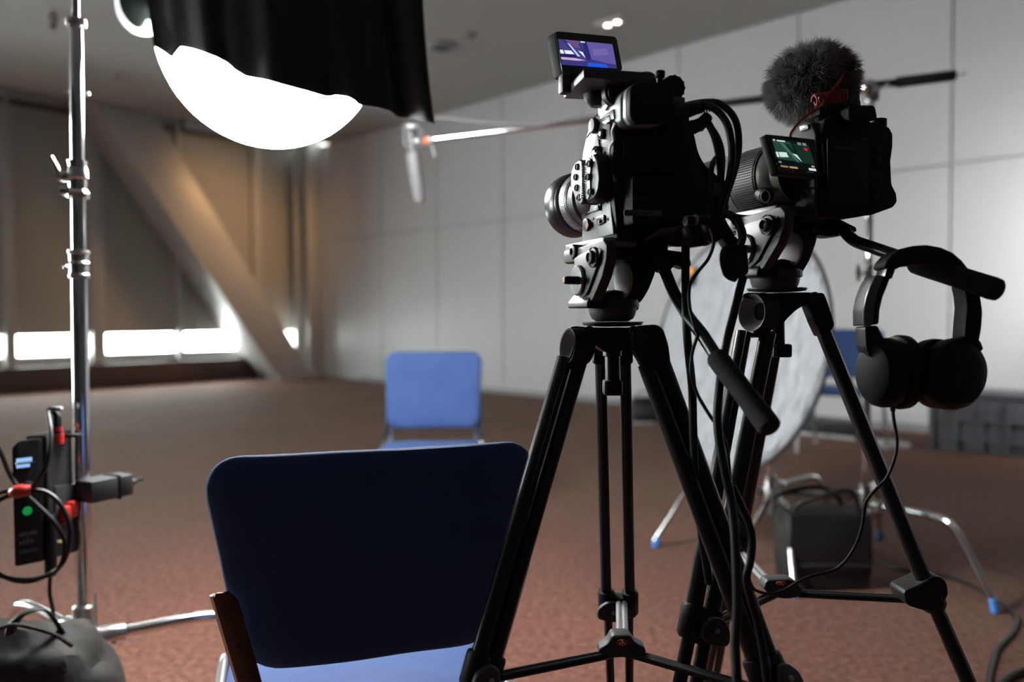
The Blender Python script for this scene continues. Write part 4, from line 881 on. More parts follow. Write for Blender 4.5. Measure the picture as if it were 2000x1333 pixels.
for i in range(10): lathe(bm, P(1348+i*5, 213-i*.9, 1.008), (P(1400, 204, 1.0)-P(1348, 213, 1.008)).normalized(), [(0, .0082), (.0018, .0082)], 14)
tc.part('plug_sleeve', bm, 'plastic')
bm = BM(); tube(bm, [P(1352, 250, 1.02), P(1372, 240, 1.01), P(1382, 228, 1.0)], [.009, .008, .007], 12); rbox(bm, P(1360, 246, 1.02), (.02, .012, .014), .003); tc.part('small_plug', bm, 'plastic')
bm = BM(); rbox(bm, P(1400, 372, .992), (.013, .010, .018), .003); tc.part('velcro_band', bm, 'charcoal')
bm = BM()
for k, (x, y) in enumerate(((1396, 395), (1403, 400), (1410, 403))):
    tube(bm, [P(x, y-10, .995+.006*k), P(x-2, y+8, .995+.006*k), P(x+4, y+16, .995+.006*k), P(x+8, y, 1.0+.006*k)], .0042, 10, smooth=5)
tc.part('short_loop', bm, 'cable')
# heavy plug hanging with its loop
t = Thing('mains_coupler', 'chunky black plug coupler hanging below the cable bundle', 'plug', P(1440, 545, 1.02))
bm = BM(); prism(bm, roundpoly([P(x, y, 1.0) for x, y in ((1391, 424), (1412, 420), (1428, 448), (1446, 475), (1428, 490), (1414, 470))], .004), CF*.028, .005); t.part('upper_plug', bm, 'plastic')
bm = BM(); prism(bm, roundpoly([P(x, y, .99) for x, y in ((1420, 476), (1460, 474), (1464, 534), (1448, 544), (1428, 540), (1421, 520))], .008), CF*.036, .006, seg=3); t.part('socket_body', bm, 'plastic')
bm = BM(); tube(bm, [P(1424, 484, .995), P(1414, 492, .99), P(1413, 515, .99), P(1422, 538, .99), P(1436, 545, .995)], .0045, 10, smooth=6); tube(bm, [P(1402, 420, 1.0), P(1425, 420, .99), P(1443, 438, .985), P(1450, 462, .985), P(1445, 478, .99)], .0055, 10, smooth=6); t.part('strap_loop', bm, 'cable')
cab('power_lead', [(1452, 540, 1.0), (1446, 562, 1.0), (1434, 610, 1.0), (1420, 665, 1.0), (1411, 715, .98), (1404, 770, .97), (1401, 820, .965), (1406, 870, .96), (1418, 930, .955), (1428, 980, .95), (1436, 1060, .93), (1440, 1180, .90), (1436, 1260, .88), (1440, 1340, .86), (1445, 1500, .84), (1440, 1700, .82)], .0055, 'thick black lead falling from the plug coupler past the tripod legs')
cab('monitor_lead', [(1339, 478, 1.02), (1339, 560, 1.02), (1341, 640, 1.02), (1346, 700, 1.02), (1352, 760, 1.02), (1354, 840, 1.02), (1358, 930, 1.03), (1370, 1040, 1.04), (1385, 1140, 1.05)], .0055, 'straight black lead hanging beneath the video camera grip')
cab('thin_lead', [(1384, 440, 1.0), (1392, 458, .99), (1393, 480, .99), (1382, 508, .99), (1360, 535, .99), (1347, 560, .99), (1347, 600, .99), (1357, 640, .985), (1362, 655, .985), (1352, 690, .985), (1350, 730, .985), (1362, 770, .985), (1385, 810, .98), (1404, 838, .975), (1418, 870, .97), (1425, 920, .96), (1428, 990, .95)], .0022, 'thin black wire curling beside the pan handle of the front tripod')
cab('tied_lead', [(1430, 950, .965), (1446, 985, .96), (1461, 1018, .955), (1469, 1055, .95), (1466, 1095, .945), (1458, 1130, .94), (1466, 1170, .94), (1478, 1210, .94), (1490, 1270, .935), (1500, 1345, .93), (1520, 1500, .92)], .0048, 'black lead bowing out behind the right leg of the front tripod')
# ================================================================== TRIPODS
HF1 = yawframe(P(1196, 600, 1.09), 20)
def loc1(px, py, ax, val): return HF1.inverted() @ onF(HF1, px, py, ax, val)
def head(T, F, s, handle_pts, grip_pts, hr=.0085, gr=.0150, gname='ribbed black foam grip'):
    G = F @ Matrix.Scale(s, 4); hx, hy, hz = axes(F)
    def L(px, py, val, ax=0): return G @ loc1(px, py, ax, val)
    hx, hy, hz = hx*s, hy*s, hz*s
    # left arm (outer face x=-.048), right arm
    ol = [(1121, 485), (1136, 482), (1178, 468), (1185, 480), (1184, 505), (1176, 540), (1166, 565), (1156, 588), (1142, 592), (1131, 583), (1124, 560), (1121, 520)]
    bm = BM(); prism(bm, roundpoly([L(x, y, -.048) for x, y in ol], .004*s), hx*.015, .003*s, seg=3); HA = T.part('head_side_arm', bm, 'charcoal')
    bm = BM(); prism(bm, [L(x, y, -.050) for x, y in ((1124, 505), (1140, 495), (1164, 487), (1176, 486), (1168, 520), (1150, 570), (1140, 585), (1132, 578), (1126, 550))], -hx*.002, .001); T.part('arm_cover', bm, mat('arm_cover_metal', (.055, .055, .058), .45, metal=.2, bump=.1, bscale=500), parent=HA)
    bm = BM(); lathe(bm, L(1131, 548, -.052), -hx.normalized(), [(0, .021*s), (.003*s, .021*s), (.005*s, .019*s), (.006*s, .012*s)], 32); DI = T.part('tilt_dial', bm, mat('dial_face', (.10, .10, .105), .4, metal=.4), parent=HA)
    bm = BM(); a = L(1131, 548, -.056); b_ = a-hx*.020; rbox(bm, a-hx*.010, (.024*s, .010*s, .011*s), .003*s, ax=(hx, hy, hz)); T.part('tilt_lever', bm, 'plastic', parent=HA)
    bm = BM(); rbox(bm, b_-hx*.002, (.002*s, .007*s, .008*s), .001*s, ax=(hx, hy, hz)); T.part('lever_tip', bm, mat('copper_tip', (.35, .12, .08), .4), parent=HA)
    b = BM(); text_bm(b, 'LOCK', .0065*s, basis(L(1131, 530, -.0562), -hy, hz, -hx), ext=.0001); T.part('dial_lettering', b, 'plastic', parent=HA)
    b = BM(); text_bm(b, 'FREE', .006*s, basis(L(1131, 571, -.0562), -hy, hz, -hx), ext=.0001); T.part('dial_lettering', b, 'plastic', parent=HA)
    bm = BM(); c = L(1163, 503, -.050); lathe(bm, c, -hx.normalized(), [(0, .0125*s), (.004*s, .0125*s), (.005*s, .009*s), (.010*s, .0085*s), (.011*s, .006*s), (.008*s, .004*s)], 24)
    x1, y1, _ = frame_of(hx)
    for k in range(24):
        a = 2*PI*k/24; d = x1*math.cos(a)+y1*math.sin(a); rbox(bm, c-hx*.003+d*.0128*s, (.0014*s, .0016*s, .005*s), 0, ax=(d, hx.cross(d), hx))
    T.part('counterbalance_knob', bm, 'charcoal', parent=HA)
    # right arm
    olr = [(1232, 478), (1284, 474), (1287, 500), (1281, 532), (1268, 566), (1252, 592), (1236, 598), (1224, 590), (1218, 560), (1217, 520)]
    bm = BM(); prism(bm, roundpoly([L(x, y, -.012, 1) for x, y in olr], .006*s), hy*.050, .004*s, seg=3); T.part('head_side_arm', bm, 'plastic')
    bm = BM(); lathe(bm, L(1219, 548, .004), -hx.normalized(), [(0, .024*s), (.003*s, .024*s), (.004*s, .021*s)], 32); T.part('inner_disc', bm, mat('pale_inner_disc', (.30, .30, .29), .5), parent=HA)
    # sliding plate
    bm = BM(); rbox(bm, L(1150, 478, -.034)+hx*.022+hy*.012, (.050*s, .125*s, .012*s), .003*s, ax=(hx, hy, hz)); PL = T.part('sliding_plate', bm, mat('aluminium_plate', (.22, .22, .23), .35, metal=.6, bump=.15, bscale=300))
    b = BM(); text_bm(b, '502HD', .008*s, basis(L(1166, 474, -.0375), -hy, hz, -hx), ext=.0001) if 0 else None; b.free()
    bm = BM(); rbox(bm, L(1150, 484, -.034)+hx*.03+hy*.02-hz*.008, (.075*s, .105*s, .020*s), .005*s, ax=(hx, hy, hz)); T.part('plate_cradle', bm, 'plastic')
    bm = BM(); rbox(bm, L(1240, 478, -.005, 1), (.080*s, .05*s, .028*s), .006*s, ax=(hx, hy, hz)); T.part('cradle_block', bm, 'plastic')
    bm = BM(); a = L(1122, 492, -.048); lathe(bm, a+hx*.012, -hx.normalized(), [(0, .0095*s), (.014*s, .0105*s), (.016*s, .009*s), (.017*s, .005*s), (.013*s, .004*s)], 20); T.part('plate_lock_knob', bm, 'plastic')
    # base
    bm = BM(); prism(bm, roundpoly([L(x, y, -.030, 1) for x, y in ((1146, 590), (1162, 570), (1184, 572), (1202, 566), (1228, 572), (1244, 590), (1244, 602), (1146, 602))], .004*s), hy*.062, .004*s); T.part('head_bridge', bm, 'plastic')
    o = G @ V((0, 0, 0))
    bm = BM(); lathe(bm, o+hz*.010, -UZ, [(0, .020*s), (0, .034*s), (.004*s, .0365*s), (.010*s, .0365*s), (.012*s, .033*s), (.014*s, .033*s), (.020*s, .0315*s), (.026*s, .0285*s), (.030*s, .022*s)], 40); T.part('pan_base', bm, 'charcoal')
    bm = BM(); rbox(bm, o+hx*.034+hz*.003, (.010*s, .012*s, .016*s), .003*s, ax=(hx, hy, hz)); T.part('pan_lock', bm, 'plastic')
    # handle
    bm = BM(); tube(bm, handle_pts, hr, 16, smooth=6); T.part('pan_handle', bm, 'blackmetal')
    bm = BM(); a, b_ = grip_pts; dd = (b_-a).normalized(); l = (b_-a).length
    lathe(bm, a, dd, [(0, hr*1.02), (0, gr*.84), (.004, gr*.98), (.012, gr), (l*.5, gr*.97), (l-.008, gr*1.02), (l-.002, gr*.96), (l, gr*.80)], 28); T.part('handle_grip', bm, 'grip')
    # handle clamp and lever
    h0 = handle_pts[0]
    return G
def leg(T, tops, mids, foot, r1, r2, kink, name='leg', clampm='plastic', lobe=1, chh=.045, headpts=None, rads=.011):
    """tops, mids: pairs of world points (two parallel tubes)"""
    root = None; d = ((mids[0]+mids[1])/2-(tops[0]+tops[1])/2).normalized()
    bm = BM()
    for k in (0, 1): cyl(bm, tops[k], mids[k]+d*.01, r1, seg=20)
    w = (tops[1]-tops[0]).normalized(); nn = d.cross(w).normalized()
    for k in (0, 1): rbox(bm, (tops[k]+mids[k])/2-nn*r1*.9 if nn.y > 0 else (tops[k]+mids[k])/2+nn*r1*.9, (.003, .003, (mids[k]-tops[k]).length), .0008, ax=(w, nn, d))
    L = T.part(name, bm, 'blackmetal')
    # lower section down to the carpet
    cm = (mids[0]+mids[1])/2; t = cm.z/(-d.z); f = V((cm.x+d.x*t, cm.y+d.y*t, 0)); sp = (mids[1]-mids[0]).normalized()
    bm = BM()
    for sgn in (-1, 1): cyl(bm, cm+sp*sgn*(mids[1]-mids[0]).length/2*.92+d*.01, f+sp*sgn*.012+UZ*.05, r2, r2*.95, seg=16)
    T.part('lower_leg', bm, 'blackmetal', parent=L)
    bm = BM(); rbox(bm, f+UZ*.035, (.05, .03, .05), .01); ball(bm, f+UZ*.016, .022, sz=.7); T.part('rubber_foot', bm, 'plastic_soft', parent=L)
    # clamp
    hw = (mids[1]-mids[0]).length/2
    bm = BM()
    for sgn in (-1, 1): lathe(bm, cm+sp*sgn*hw-d*.006, d, [(0, r1+.001), (0, r1+.004), (.004, r1+.0055), (chh-.006, r1+.005), (chh, r1+.001)], 24)
    rbox(bm, cm+d*chh*.5, (hw*1.9, .020, chh*.9), .004, ax=(sp, d.cross(sp), d)); C = T.part('leg_clamp', bm, clampm, parent=L)
    vn = (CP-cm); vn = (vn-d*vn.dot(d)); vn = (vn-sp*vn.dot(sp)).normalized()
    s_ = lobe
    bm = BM(); c0 = cm+vn*(r1+.007)+d*chh*.4
    prism(bm, roundpoly([c0+sp*(s_*x)+d*z for x, z in ((-hw*.9, -.004), (-hw*.2, -.016), (hw*1.0, -.018), (hw+.016, -.004), (hw+.018, .014), (hw*.9, .020), (-hw*.2, .018), (-hw*.9, .012))], .006), vn*.009, .003, seg=3); T.part('clamp_lever', bm, 'charcoal', parent=L)
    bm = BM(); ball(bm, c0+vn*.009+sp*s_*hw*.5, .004, seg=10); T.part('clamp_rivet', bm, 'greymetal', parent=L)
    return L, cm, d, sp
def legtop(T, px, d, ang, outl, ring=None, rtube=.0055, kd=.0011):
    """moulded shoulder of a leg, traced outline at depth d, with an oval thumb ring"""
    bm = BM(); prism(bm, roundpoly([P(x, y, d) for x, y in outl], .006), CF*.030, .004, seg=3); S = T.part('leg_shoulder', bm, 'plastic')
    if ring:
        cx, cy, a, b, tl = ring
        bm = BM(); rings = []
        for (f_, off) in ((1.0, .034), (1.0, .0), (.93, .0005), (.78, .005), (.62, .009), (.48, .012)):
            rg = []
            for k in range(32):
                t_ = 2*PI*k/32; x = (a*f_)*math.cos(t_); y = (b*f_)*math.sin(t_)
                X = x*math.cos(tl)-y*math.sin(tl)+a*(1-f_)*.42; Y = x*math.sin(tl)+y*math.cos(tl)-b*(1-f_)*.10
                rg.append(bm.verts.new(P(cx+X, cy+Y, d-.004-X*kd)+CR*off*.85+CF*off*.5))
            rings.append(rg)
        for i_, (q0, q1) in enumerate(zip(rings, rings[1:])):
            for k in range(32): bm.faces.new((q0[k], q0[(k+1) % 32], q1[(k+1) % 32], q1[k])).material_index = 1 if i_ == 0 else 0
        T.part('thumb_ring', bm, [mat('ring_rubber', (.15, .15, .155), .42, bump=.1, bscale=600), 'plastic'], parent=S)
        bm = BM(); bm.faces.new([bm.verts.new(v_) for v_ in ring_pts(cx, cy, a*.50, b*.50, tl, a*.5*.42, -b*.5*.10, d, kd, .0125)]); T.part('ring_recess', bm, 'glass_off', parent=S)
def ring_pts(cx, cy, a, b, tl, ox, oy, d, kd, off):
    out = []
    for k in range(24):
        t_ = 2*PI*k/24; x = a*math.cos(t_); y = b*math.sin(t_); X = x*math.cos(tl)-y*math.sin(tl)+ox; Y = x*math.sin(tl)+y*math.cos(tl)+oy
        out.append(P(cx+X, cy+Y, d-.004-X*kd)+CR*off*.85+CF*off*.5)
    return out
def spreader(T, hub_px, hd, hub_ol, arms, badge, th=.026):
    bm = BM(); c = P(*hub_px, hd)
    prism(bm, roundpoly([P(x, y, hd-.012) for x, y in hub_ol], .005), CF*.030, .004, seg=3); H = T.part('spreader_hub', bm, 'charcoal')
    for a, b_, m in arms:
        dd = (b_-a).normalized(); sx = dd.cross(UZ).normalized()
        for sgn in (-1, 1):
            bm = BM(); cyl(bm, a+sx*sgn*.0042, b_+sx*sgn*.0042, .0048, seg=12); T.part('spreader_arm', bm, m, parent=H)
    bx, by, rx, ry = badge; bd_ = hd-.0135
    bm = BM(); prism(bm, [P(bx+rx*math.cos(2*PI*k/28), by+ry*math.sin(2*PI*k/28), bd_) for k in range(28)], -CF*.0012, .0004); B = T.part('red_badge', bm, 'red', parent=H)
    bm = BM()
    for p, q_ in (((0, -.7), (0, .8)), ((0, -.3), (-.55, .55)), ((0, -.3), (.55, .55))):
        tube(bm, [P(bx+p[0]*rx, by+p[1]*ry, bd_-.0018), P(bx+q_[0]*rx, by+q_[1]*ry, bd_-.0018)], .0006, 6)
    T.part('badge_mark', bm, 'white', parent=H); return H
def handleclamp(T, pts, th, d, name='handle_clamp', extra=None):
    bm = BM(); prism(bm, roundpoly([P(x, y, d) for x, y in pts], .004), CF*th, .004, seg=3)
    T.part(name, bm, 'plastic')
# ---- tripod 1
T1 = Thing('video_tripod', 'black twin-tube tripod in front carrying the big video camera', 'tripod', (P(1196, 635, 1.10).x, P(1196, 635, 1.10).y, 0))
hp = [P(1292, 515, 1.09), P(1303, 540, 1.07), P(1318, 575, 1.05), P(1345, 620, 1.02), P(1372, 655, .99), P(1402, 702, .96)]
head(T1, HF1, 1.0, hp, (P(1398, 696, .965), P(1506, 838, .875)), hr=.0082, gr=.0135)
bm = BM(); prism(bm, roundpoly([P(x, y, 1.06) for x, y in ((1278, 492), (1300, 488), (1345, 494), (1351, 520), (1338, 524), (1318, 517), (1308, 530), (1288, 530), (1282, 512))], .004), CF*.03, .005, seg=3); T1.part('handle_clamp', bm, 'plastic')
c = P(1196, 634, 1.10)
bm = BM(); lathe(bm, c-UZ*.003, UZ, [(0, .020), (.002, .040), (.005, .0425), (.0065, .0425), (.0055, .030), (.004, .02)], 40); T1.part('levelling_plate', bm, 'plastic')
bm = BM(); prism(bm, roundpoly([P(x, y, 1.075) for x, y in ((1136, 640), (1250, 640), (1252, 655), (1238, 668), (1222, 682), (1205, 690), (1185, 690), (1170, 680), (1156, 668), (1140, 655))], .005), CF*.055, .006, seg=3); cr = T1.part('crown', bm, 'plastic')
bm = BM(); lathe(bm, P(1237, 646, 1.073), -CF, [(0, .0065), (.003, .0065), (.004, .005), (.0015, .003)], 20); T1.part('hinge_bolt', bm, 'greymetal', parent=cr)
bm = BM(); lathe(bm, P(1151, 646, 1.073), -CF, [(0, .0065), (.003, .0065), (.004, .005)], 20); T1.part('hinge_bolt', bm, 'charcoal', parent=cr)
bm = BM(); cyl(bm, P(1196, 688, 1.10), P(1197, 745, 1.10), .0105, seg=20); lathe(bm, P(1196, 684, 1.10), -UZ, [(0, .013), (.008, .013), (.009, .0105)], 20); T1.part('bowl_stem', bm, 'blackmetal')
bm = BM(); rbox(bm, P(1196, 757, 1.10), (.026, .026, .022), .004)
for k in range(7): rbox(bm, P(1196, 757, 1.10)+V((-.009+.003*k, -.0135, 0)), (.0014, .002, .018), 0)
T1.part('bowl_knob', bm, 'plastic')
legtop(T1, None, 1.062, 0, ((1112, 640), (1124, 637), (1150, 640), (1158, 660), (1150, 700), (1140, 733), (1118, 728), (1108, 712), (1116, 690), (1122, 665)), ring=(1108, 677, 15, 36, .13), rtube=.0050)
legtop(T1, None, 1.055, 0, ((1232, 650), (1246, 636), (1283, 634), (1296, 642), (1306, 672), (1311, 708), (1290, 725), (1262, 730), (1246, 700), (1234, 680)))
legtop(T1, None, 1.15, 0, ((1160, 668), (1236, 668), (1237, 712), (1214, 716), (1184, 716), (1159, 712)))
leg(T1, (P(1103, 700, 1.07), P(1130, 712, 1.08)), (P(935, 1283, .985), P(963, 1290, 1.0)), None, .0108, .009, 0, lobe=-1)
leg(T1, (P(1262, 712, 1.065), P(1290, 702, 1.075)), (P(1478, 1296, .985), P(1502, 1288, 1.0)), None, .0118, .0095, 0, lobe=1)
leg(T1, (P(1173, 700, 1.16), P(1221, 700, 1.16)), (P(1184, 1160, 1.28), P(1230, 1162, 1.28)), None, .0086, .0072, 0, lobe=-1)
spreader(T1, (1215, 1265), 1.09, ((1196, 1242), (1232, 1242), (1240, 1256), (1262, 1268), (1262, 1283), (1248, 1293), (1232, 1290), (1216, 1286), (1196, 1288), (1182, 1292), (1170, 1280), (1170, 1270), (1190, 1256)),
   ((P(1182, 1280, 1.085), P(975, 1322, .99), 'blackmetal'), (P(1250, 1282, 1.085), P(1470, 1345, .99), 'blackmetal'), (P(1216, 1250, 1.10), P(1214, 1180, 1.25), 'greymetal')), (1215.5, 1256, 11.5, 6.8))
# ---- tripod 2 with the stills camera
HF2 = yawframe(P(1513, 541, 1.185), 21); S2_ = 1.09
T2 = Thing('photo_tripod', 'black twin-tube tripod behind on the right carrying the stills camera', 'tripod', (P(1515, 570, 1.2).x, P(1515, 570, 1.2).y, 0))
hp = [P(1622, 432, 1.17), P(1645, 448, 1.14), P(1668, 470, 1.12), P(1705, 484, 1.08), P(1745, 498, 1.05), P(1790, 515, 1.02)]
G2 = head(T2, HF2, S2_, hp, (P(1784, 513, 1.025), P(1952, 568, .93)), hr=.0085, gr=.0137)
bm = BM(); prism(bm, roundpoly([P(x, y, 1.15) for x, y in ((1590, 424), (1625, 420), (1655, 436), (1672, 444), (1674, 452), (1650, 458), (1620, 462), (1596, 458))], .005), CF*.03, .005, seg=3); T2.part('handle_clamp', bm, 'plastic')
c = P(1517, 569, 1.20)
bm = BM(); lathe(bm, c-UZ*.002, UZ, [(0, .020), (.002, .041), (.005, .044), (.0065, .044), (.0055, .030), (.004, .02)], 40); T2.part('levelling_plate', bm, 'plastic')
bm = BM(); prism(bm, roundpoly([P(x, y, 1.17) for x, y in ((1462, 574), (1570, 571), (1598, 572), (1600, 588), (1576, 594), (1556, 605), (1538, 622), (1530, 632), (1505, 634), (1490, 620), (1470, 600))], .005), CF*.055, .006, seg=3); cr = T2.part('crown', bm, 'plastic')
bm = BM(); lathe(bm, P(1590, 581, 1.168), -CF, [(0, .008), (.003, .008), (.004, .005), (.0015, .003)], 20); T2.part('hinge_bolt', bm, 'charcoal', parent=cr)
bm = BM(); cyl(bm, P(1517, 625, 1.20), P(1518, 676, 1.20), .0115, seg=20); T2.part('bowl_stem', bm, 'blackmetal')
bm = BM(); rbox(bm, P(1523, 685, 1.20), (.029, .029, .020), .003)
for k in range(8): rbox(bm, P(1523, 685, 1.20)+V((-.0105+.003*k, -.015, 0)), (.0014, .002, .017), 0)
T2.part('bowl_knob', bm, 'plastic')
legtop(T2, None, 1.15, 0, ((1448, 580), (1458, 572), (1500, 572), (1512, 590), (1512, 622), (1504, 648), (1478, 662), (1470, 650), (1492, 620), (1490, 590)), ring=(1468, 611, 26, 37, .10), rtube=.0068, kd=.0006)
legtop(T2, None, 1.17, 0, ((1578, 594), (1590, 574), (1609, 571), (1619, 598), (1631, 636), (1622, 648), (1606, 660), (1592, 630)))
legtop(T2, None, 1.24, 0, ((1490, 620), (1530, 620), (1528, 665), (1496, 668)))
leg(T2, (P(1452, 650, 1.17), P(1500, 650, 1.17)), (P(1355, 1190, 1.075), P(1389, 1200, 1.085)), None, .0118, .0095, 0, lobe=1)
leg(T2, (P(1609, 650, 1.20), P(1612, 655, 1.225)), (P(1806, 1140, 1.13), P(1809, 1140, 1.155)), None, .0112, .0098, 0, lobe=1)
bm = BM(); prism(bm, roundpoly([P(x, y, 1.115) for x, y in ((1764, 1156), (1785, 1148), (1802, 1140), (1822, 1128), (1838, 1127), (1850, 1138), (1854, 1162), (1844, 1178), (1838, 1194), (1815, 1197), (1792, 1190), (1772, 1184))], .010), CF*.045, .005, seg=3); T2.part('clamp_housing', bm, 'plastic')
leg(T2, (P(1508, 655, 1.27), P(1520, 655, 1.27)), (P(1437, 1052, 1.43), P(1449, 1052, 1.43)), None, .0090, .0075, 0, lobe=-1)
spreader(T2, (1530, 1152), 1.20, ((1500, 1134), (1545, 1132), (1562, 1142), (1569, 1156), (1562, 1168), (1540, 1172), (1520, 1170), (1502, 1162), (1492, 1152), (1495, 1140)),
   ((P(1560, 1160, 1.20), P(1796, 1172, 1.14), 'blackmetal'), (P(1510, 1162, 1.20), P(1395, 1215, 1.09), 'blackmetal'), (P(1504, 1142, 1.21), P(1445, 1080, 1.42), 'greymetal')), (1525, 1140.5, 10, 4.5))
# ================================================================== STILLS CAMERA
DF = yawframe(P(1600, 424, 1.10), 18); dx, dy, dz = axes(DF)
dr = lambda px, py, y=0: onF(DF, px, py, 1, y)
dl = lambda px, py, x=0: onF(DF, px, py, 0, x)
D_ = Thing('stills_camera', 'black stills camera with swung-out screen on the rear right tripod', 'camera', P(1640, 424, 1.12))
ol = [(1600, 425), (1600, 345), (1603, 262), (1612, 232), (1636, 222), (1642, 210), (1662, 207), (1686, 209), (1697, 219), (1700, 238), (1719, 237), (1724, 244), (1738, 248), (1745, 262), (1745, 285), (1741, 315), (1743, 360), (1752, 378), (1754, 394), (1746, 405), (1707, 419), (1660, 426)]
bm = BM(); prism(bm, [dr(x, y) for x, y in ol], dy*.075, .007, seg=3); D_.part('body', bm, 'plastic_soft')
bm = BM(); prism(bm, roundpoly([dr(x, y, -.001) for x, y in ((1640, 212), (1690, 212), (1696, 240), (1640, 244))], .006), -dy*.018, .004, seg=3); D_.part('viewfinder_cup', bm, 'plastic_soft')
bm = BM(); prism(bm, roundpoly([dr(x, y, -.001) for x, y in ((1612, 268), (1692, 270), (1692, 398), (1612, 400))], .006), -dy*.005, .002); D_.part('rear_plate', bm, 'plastic')
bm = BM(); rbox(bm, dr(1651, 290, -.007), (.040, .001, .004), 0, ax=(dx, dy, dz)); prism(bm, [dr(x, y, -.007) for x, y in ((1628, 292), (1637, 292), (1632.5, 283))], -dy*.001); D_.part('warning_print', bm, 'charcoal')
for (x, y, r) in ((1708, 350, .013), (1712, 290, .006), (1712, 312, .005), (1708, 385, .005)):
    bm = BM(); lathe(bm, dr(x, y, -.001), -dy, [(0, r), (.003, r), (.004, r*.7)], 22); D_.part('rear_button', bm, 'blackmetal')
bm = BM(); lathe(bm, dr(1715, 250, .03), dz, [(0, .012), (.012, .012), (.013, .009)], 24); D_.part('mode_dial', bm, 'plastic')
# side cheek with port doors
sol = [(1600, 262), (1590, 240), (1575, 240), (1563, 250), (1553, 266), (1551, 300), (1549, 345), (1546, 385), (1547, 412), (1556, 421), (1600, 426)]
bm = BM(); prism(bm, [dl(x, y, .002) for x, y in sol], -dx*.006, .003, seg=3); prism(bm, [dl(x, y, .002) for x, y in sol], dx*.03, .003); SC_ = D_.part('side_cheek', bm, mat('cheek_rubber', (.04, .042, .047), .75))
bm = BM(); prism(bm, roundpoly([dl(x, y, -.004) for x, y in ((1556, 345), (1592, 346), (1592, 365), (1554, 368))], .002), -dx*.0018, .0006); prism(bm, roundpoly([dl(x, y, -.004) for x, y in ((1555, 372), (1592, 370), (1592, 412), (1556, 415))], .002), -dx*.0012, .0006); D_.part('port_door', bm, 'charcoal', parent=SC_)
bm = BM(); tube(bm, [dl(x, y, -.005) for x, y in ((1566, 376), (1577, 374), (1578, 392), (1572, 402), (1566, 396))], .0012, 8, smooth=3, closed=True); D_.part('strap_mark', bm, 'greymetal', parent=SC_)
bm = BM(); prism(bm, roundpoly([dl(x, y, -.004) for x, y in ((1564, 247), (1581, 242), (1582, 252), (1566, 258))], .002), -dx*.003, .001); D_.part('strap_lug', bm, 'blackmetal', parent=SC_)
# lens
lc = P(1548, 343, 1.145); ldir = (P(1400, 378, 1.42)-lc).normalized()
ldir = (DF.to_3x3() @ V((-.16, 1, -.02))).normalized()
sc_ = 1.0
bm = BM(); lathe(bm, lc, ldir, [(-.01, .040), (.004, .042), (.006, .044), (.016, .0475), (.020, .0485), (.024, .0485)], 48, caps=False); LN = D_.part('lens_barrel', bm, 'lens_silver')
bm = BM(); lathe(bm, lc, ldir, [(.024, .0480), (.025, .0505), (.077, .0505), (.078, .0480)], 48, caps=False)
x1, y1, _ = frame_of(ldir)
for k in range(84):
    a = 2*PI*k/84; d = x1*math.cos(a)+y1*math.sin(a); rbox(bm, lc+ldir*.051+d*.0512, (.0018, .0024, .046), 0, ax=(d, ldir.cross(d), ldir))
D_.part('zoom_ring', bm, 'charcoal', parent=LN)
bm = BM(); lathe(bm, lc, ldir, [(.078, .0480), (.080, .0500), (.122, .0505), (.124, .049)], 48, caps=False); MBR = D_.part('switch_band', bm, 'lens_silver', parent=LN)
bm = BM(); lathe(bm, lc, ldir, [(.124, .049), (.126, .0515), (.185, .0515), (.187, .05)], 48, caps=False)
for k in range(84):
    a = 2*PI*k/84; d = x1*math.cos(a)+y1*math.sin(a); rbox(bm, lc+ldir*.156+d*.052, (.0018, .0024, .052), 0, ax=(d, ldir.cross(d), ldir))
D_.part('focus_ring', bm, 'charcoal', parent=LN)
bm = BM(); lathe(bm, lc, ldir, [(.187, .050), (.235, .0505), (.24, .052), (.255, .052), (.255, .047), (.245, .044)], 48, caps=False); D_.part('front_barrel', bm, 'charcoal', parent=LN)
bm = BM(); lathe(bm, lc+ldir*.243, ldir, [(0, .046), (.004, .03), (.005, .001)], 40); D_.part('front_glass', bm, 'glass_off', parent=LN)
for (px, py) in ((1441, 321), (1438, 345), (1434, 366), (1446, 383)):
    c = P(px, py, 1.25); # project to barrel
    ax0 = lc+ldir*((c-lc).dot(ldir)); ax0 = lc+ldir*.101; v = (c-ax0); v -= ldir*v.dot(ldir); v.normalize(); w = ldir.cross(v)
    bm = BM(); rbox(bm, ax0+v*.0505, (.003, .013, .020), .001, ax=(v, w, ldir)); rbox(bm, ax0+v*.0525, (.003, .005, .009), .001, ax=(v, w, ldir)); D_.part('lens_switch', bm, 'camskin', parent=LN)
c = P(1495, 384, 1.13); v = (c-lc); v -= ldir*v.dot(ldir); v.normalize()
bm = BM(); cyl(bm, lc+ldir*.03+v*.04, P(1497, 383, 1.125), .0105); tube(bm, [P(1495+8.5*math.cos(2*PI*k/24), 384+11.5*math.sin(2*PI*k/24), 1.122) for k in range(24)], .0013, 8, closed=True); D_.part('collar_screw', bm, 'plastic', parent=LN)
bm = BM(); tube(bm, [P(1495+8.5*math.cos(2*PI*k/24), 384+11.5*math.sin(2*PI*k/24), 1.121) for k in range(24)], .0014, 8, closed=True); D_.part('screw_ring', bm, 'dimwhite', parent=LN)
bm = BM(); prism(bm, [P(x, y, 1.14) for x, y in ((1485, 422), (1515, 405), (1530, 402), (1545, 410), (1530, 416), (1488, 424))], CF*.03, .001); D_.part('lens_foot', bm, 'lens_silver')
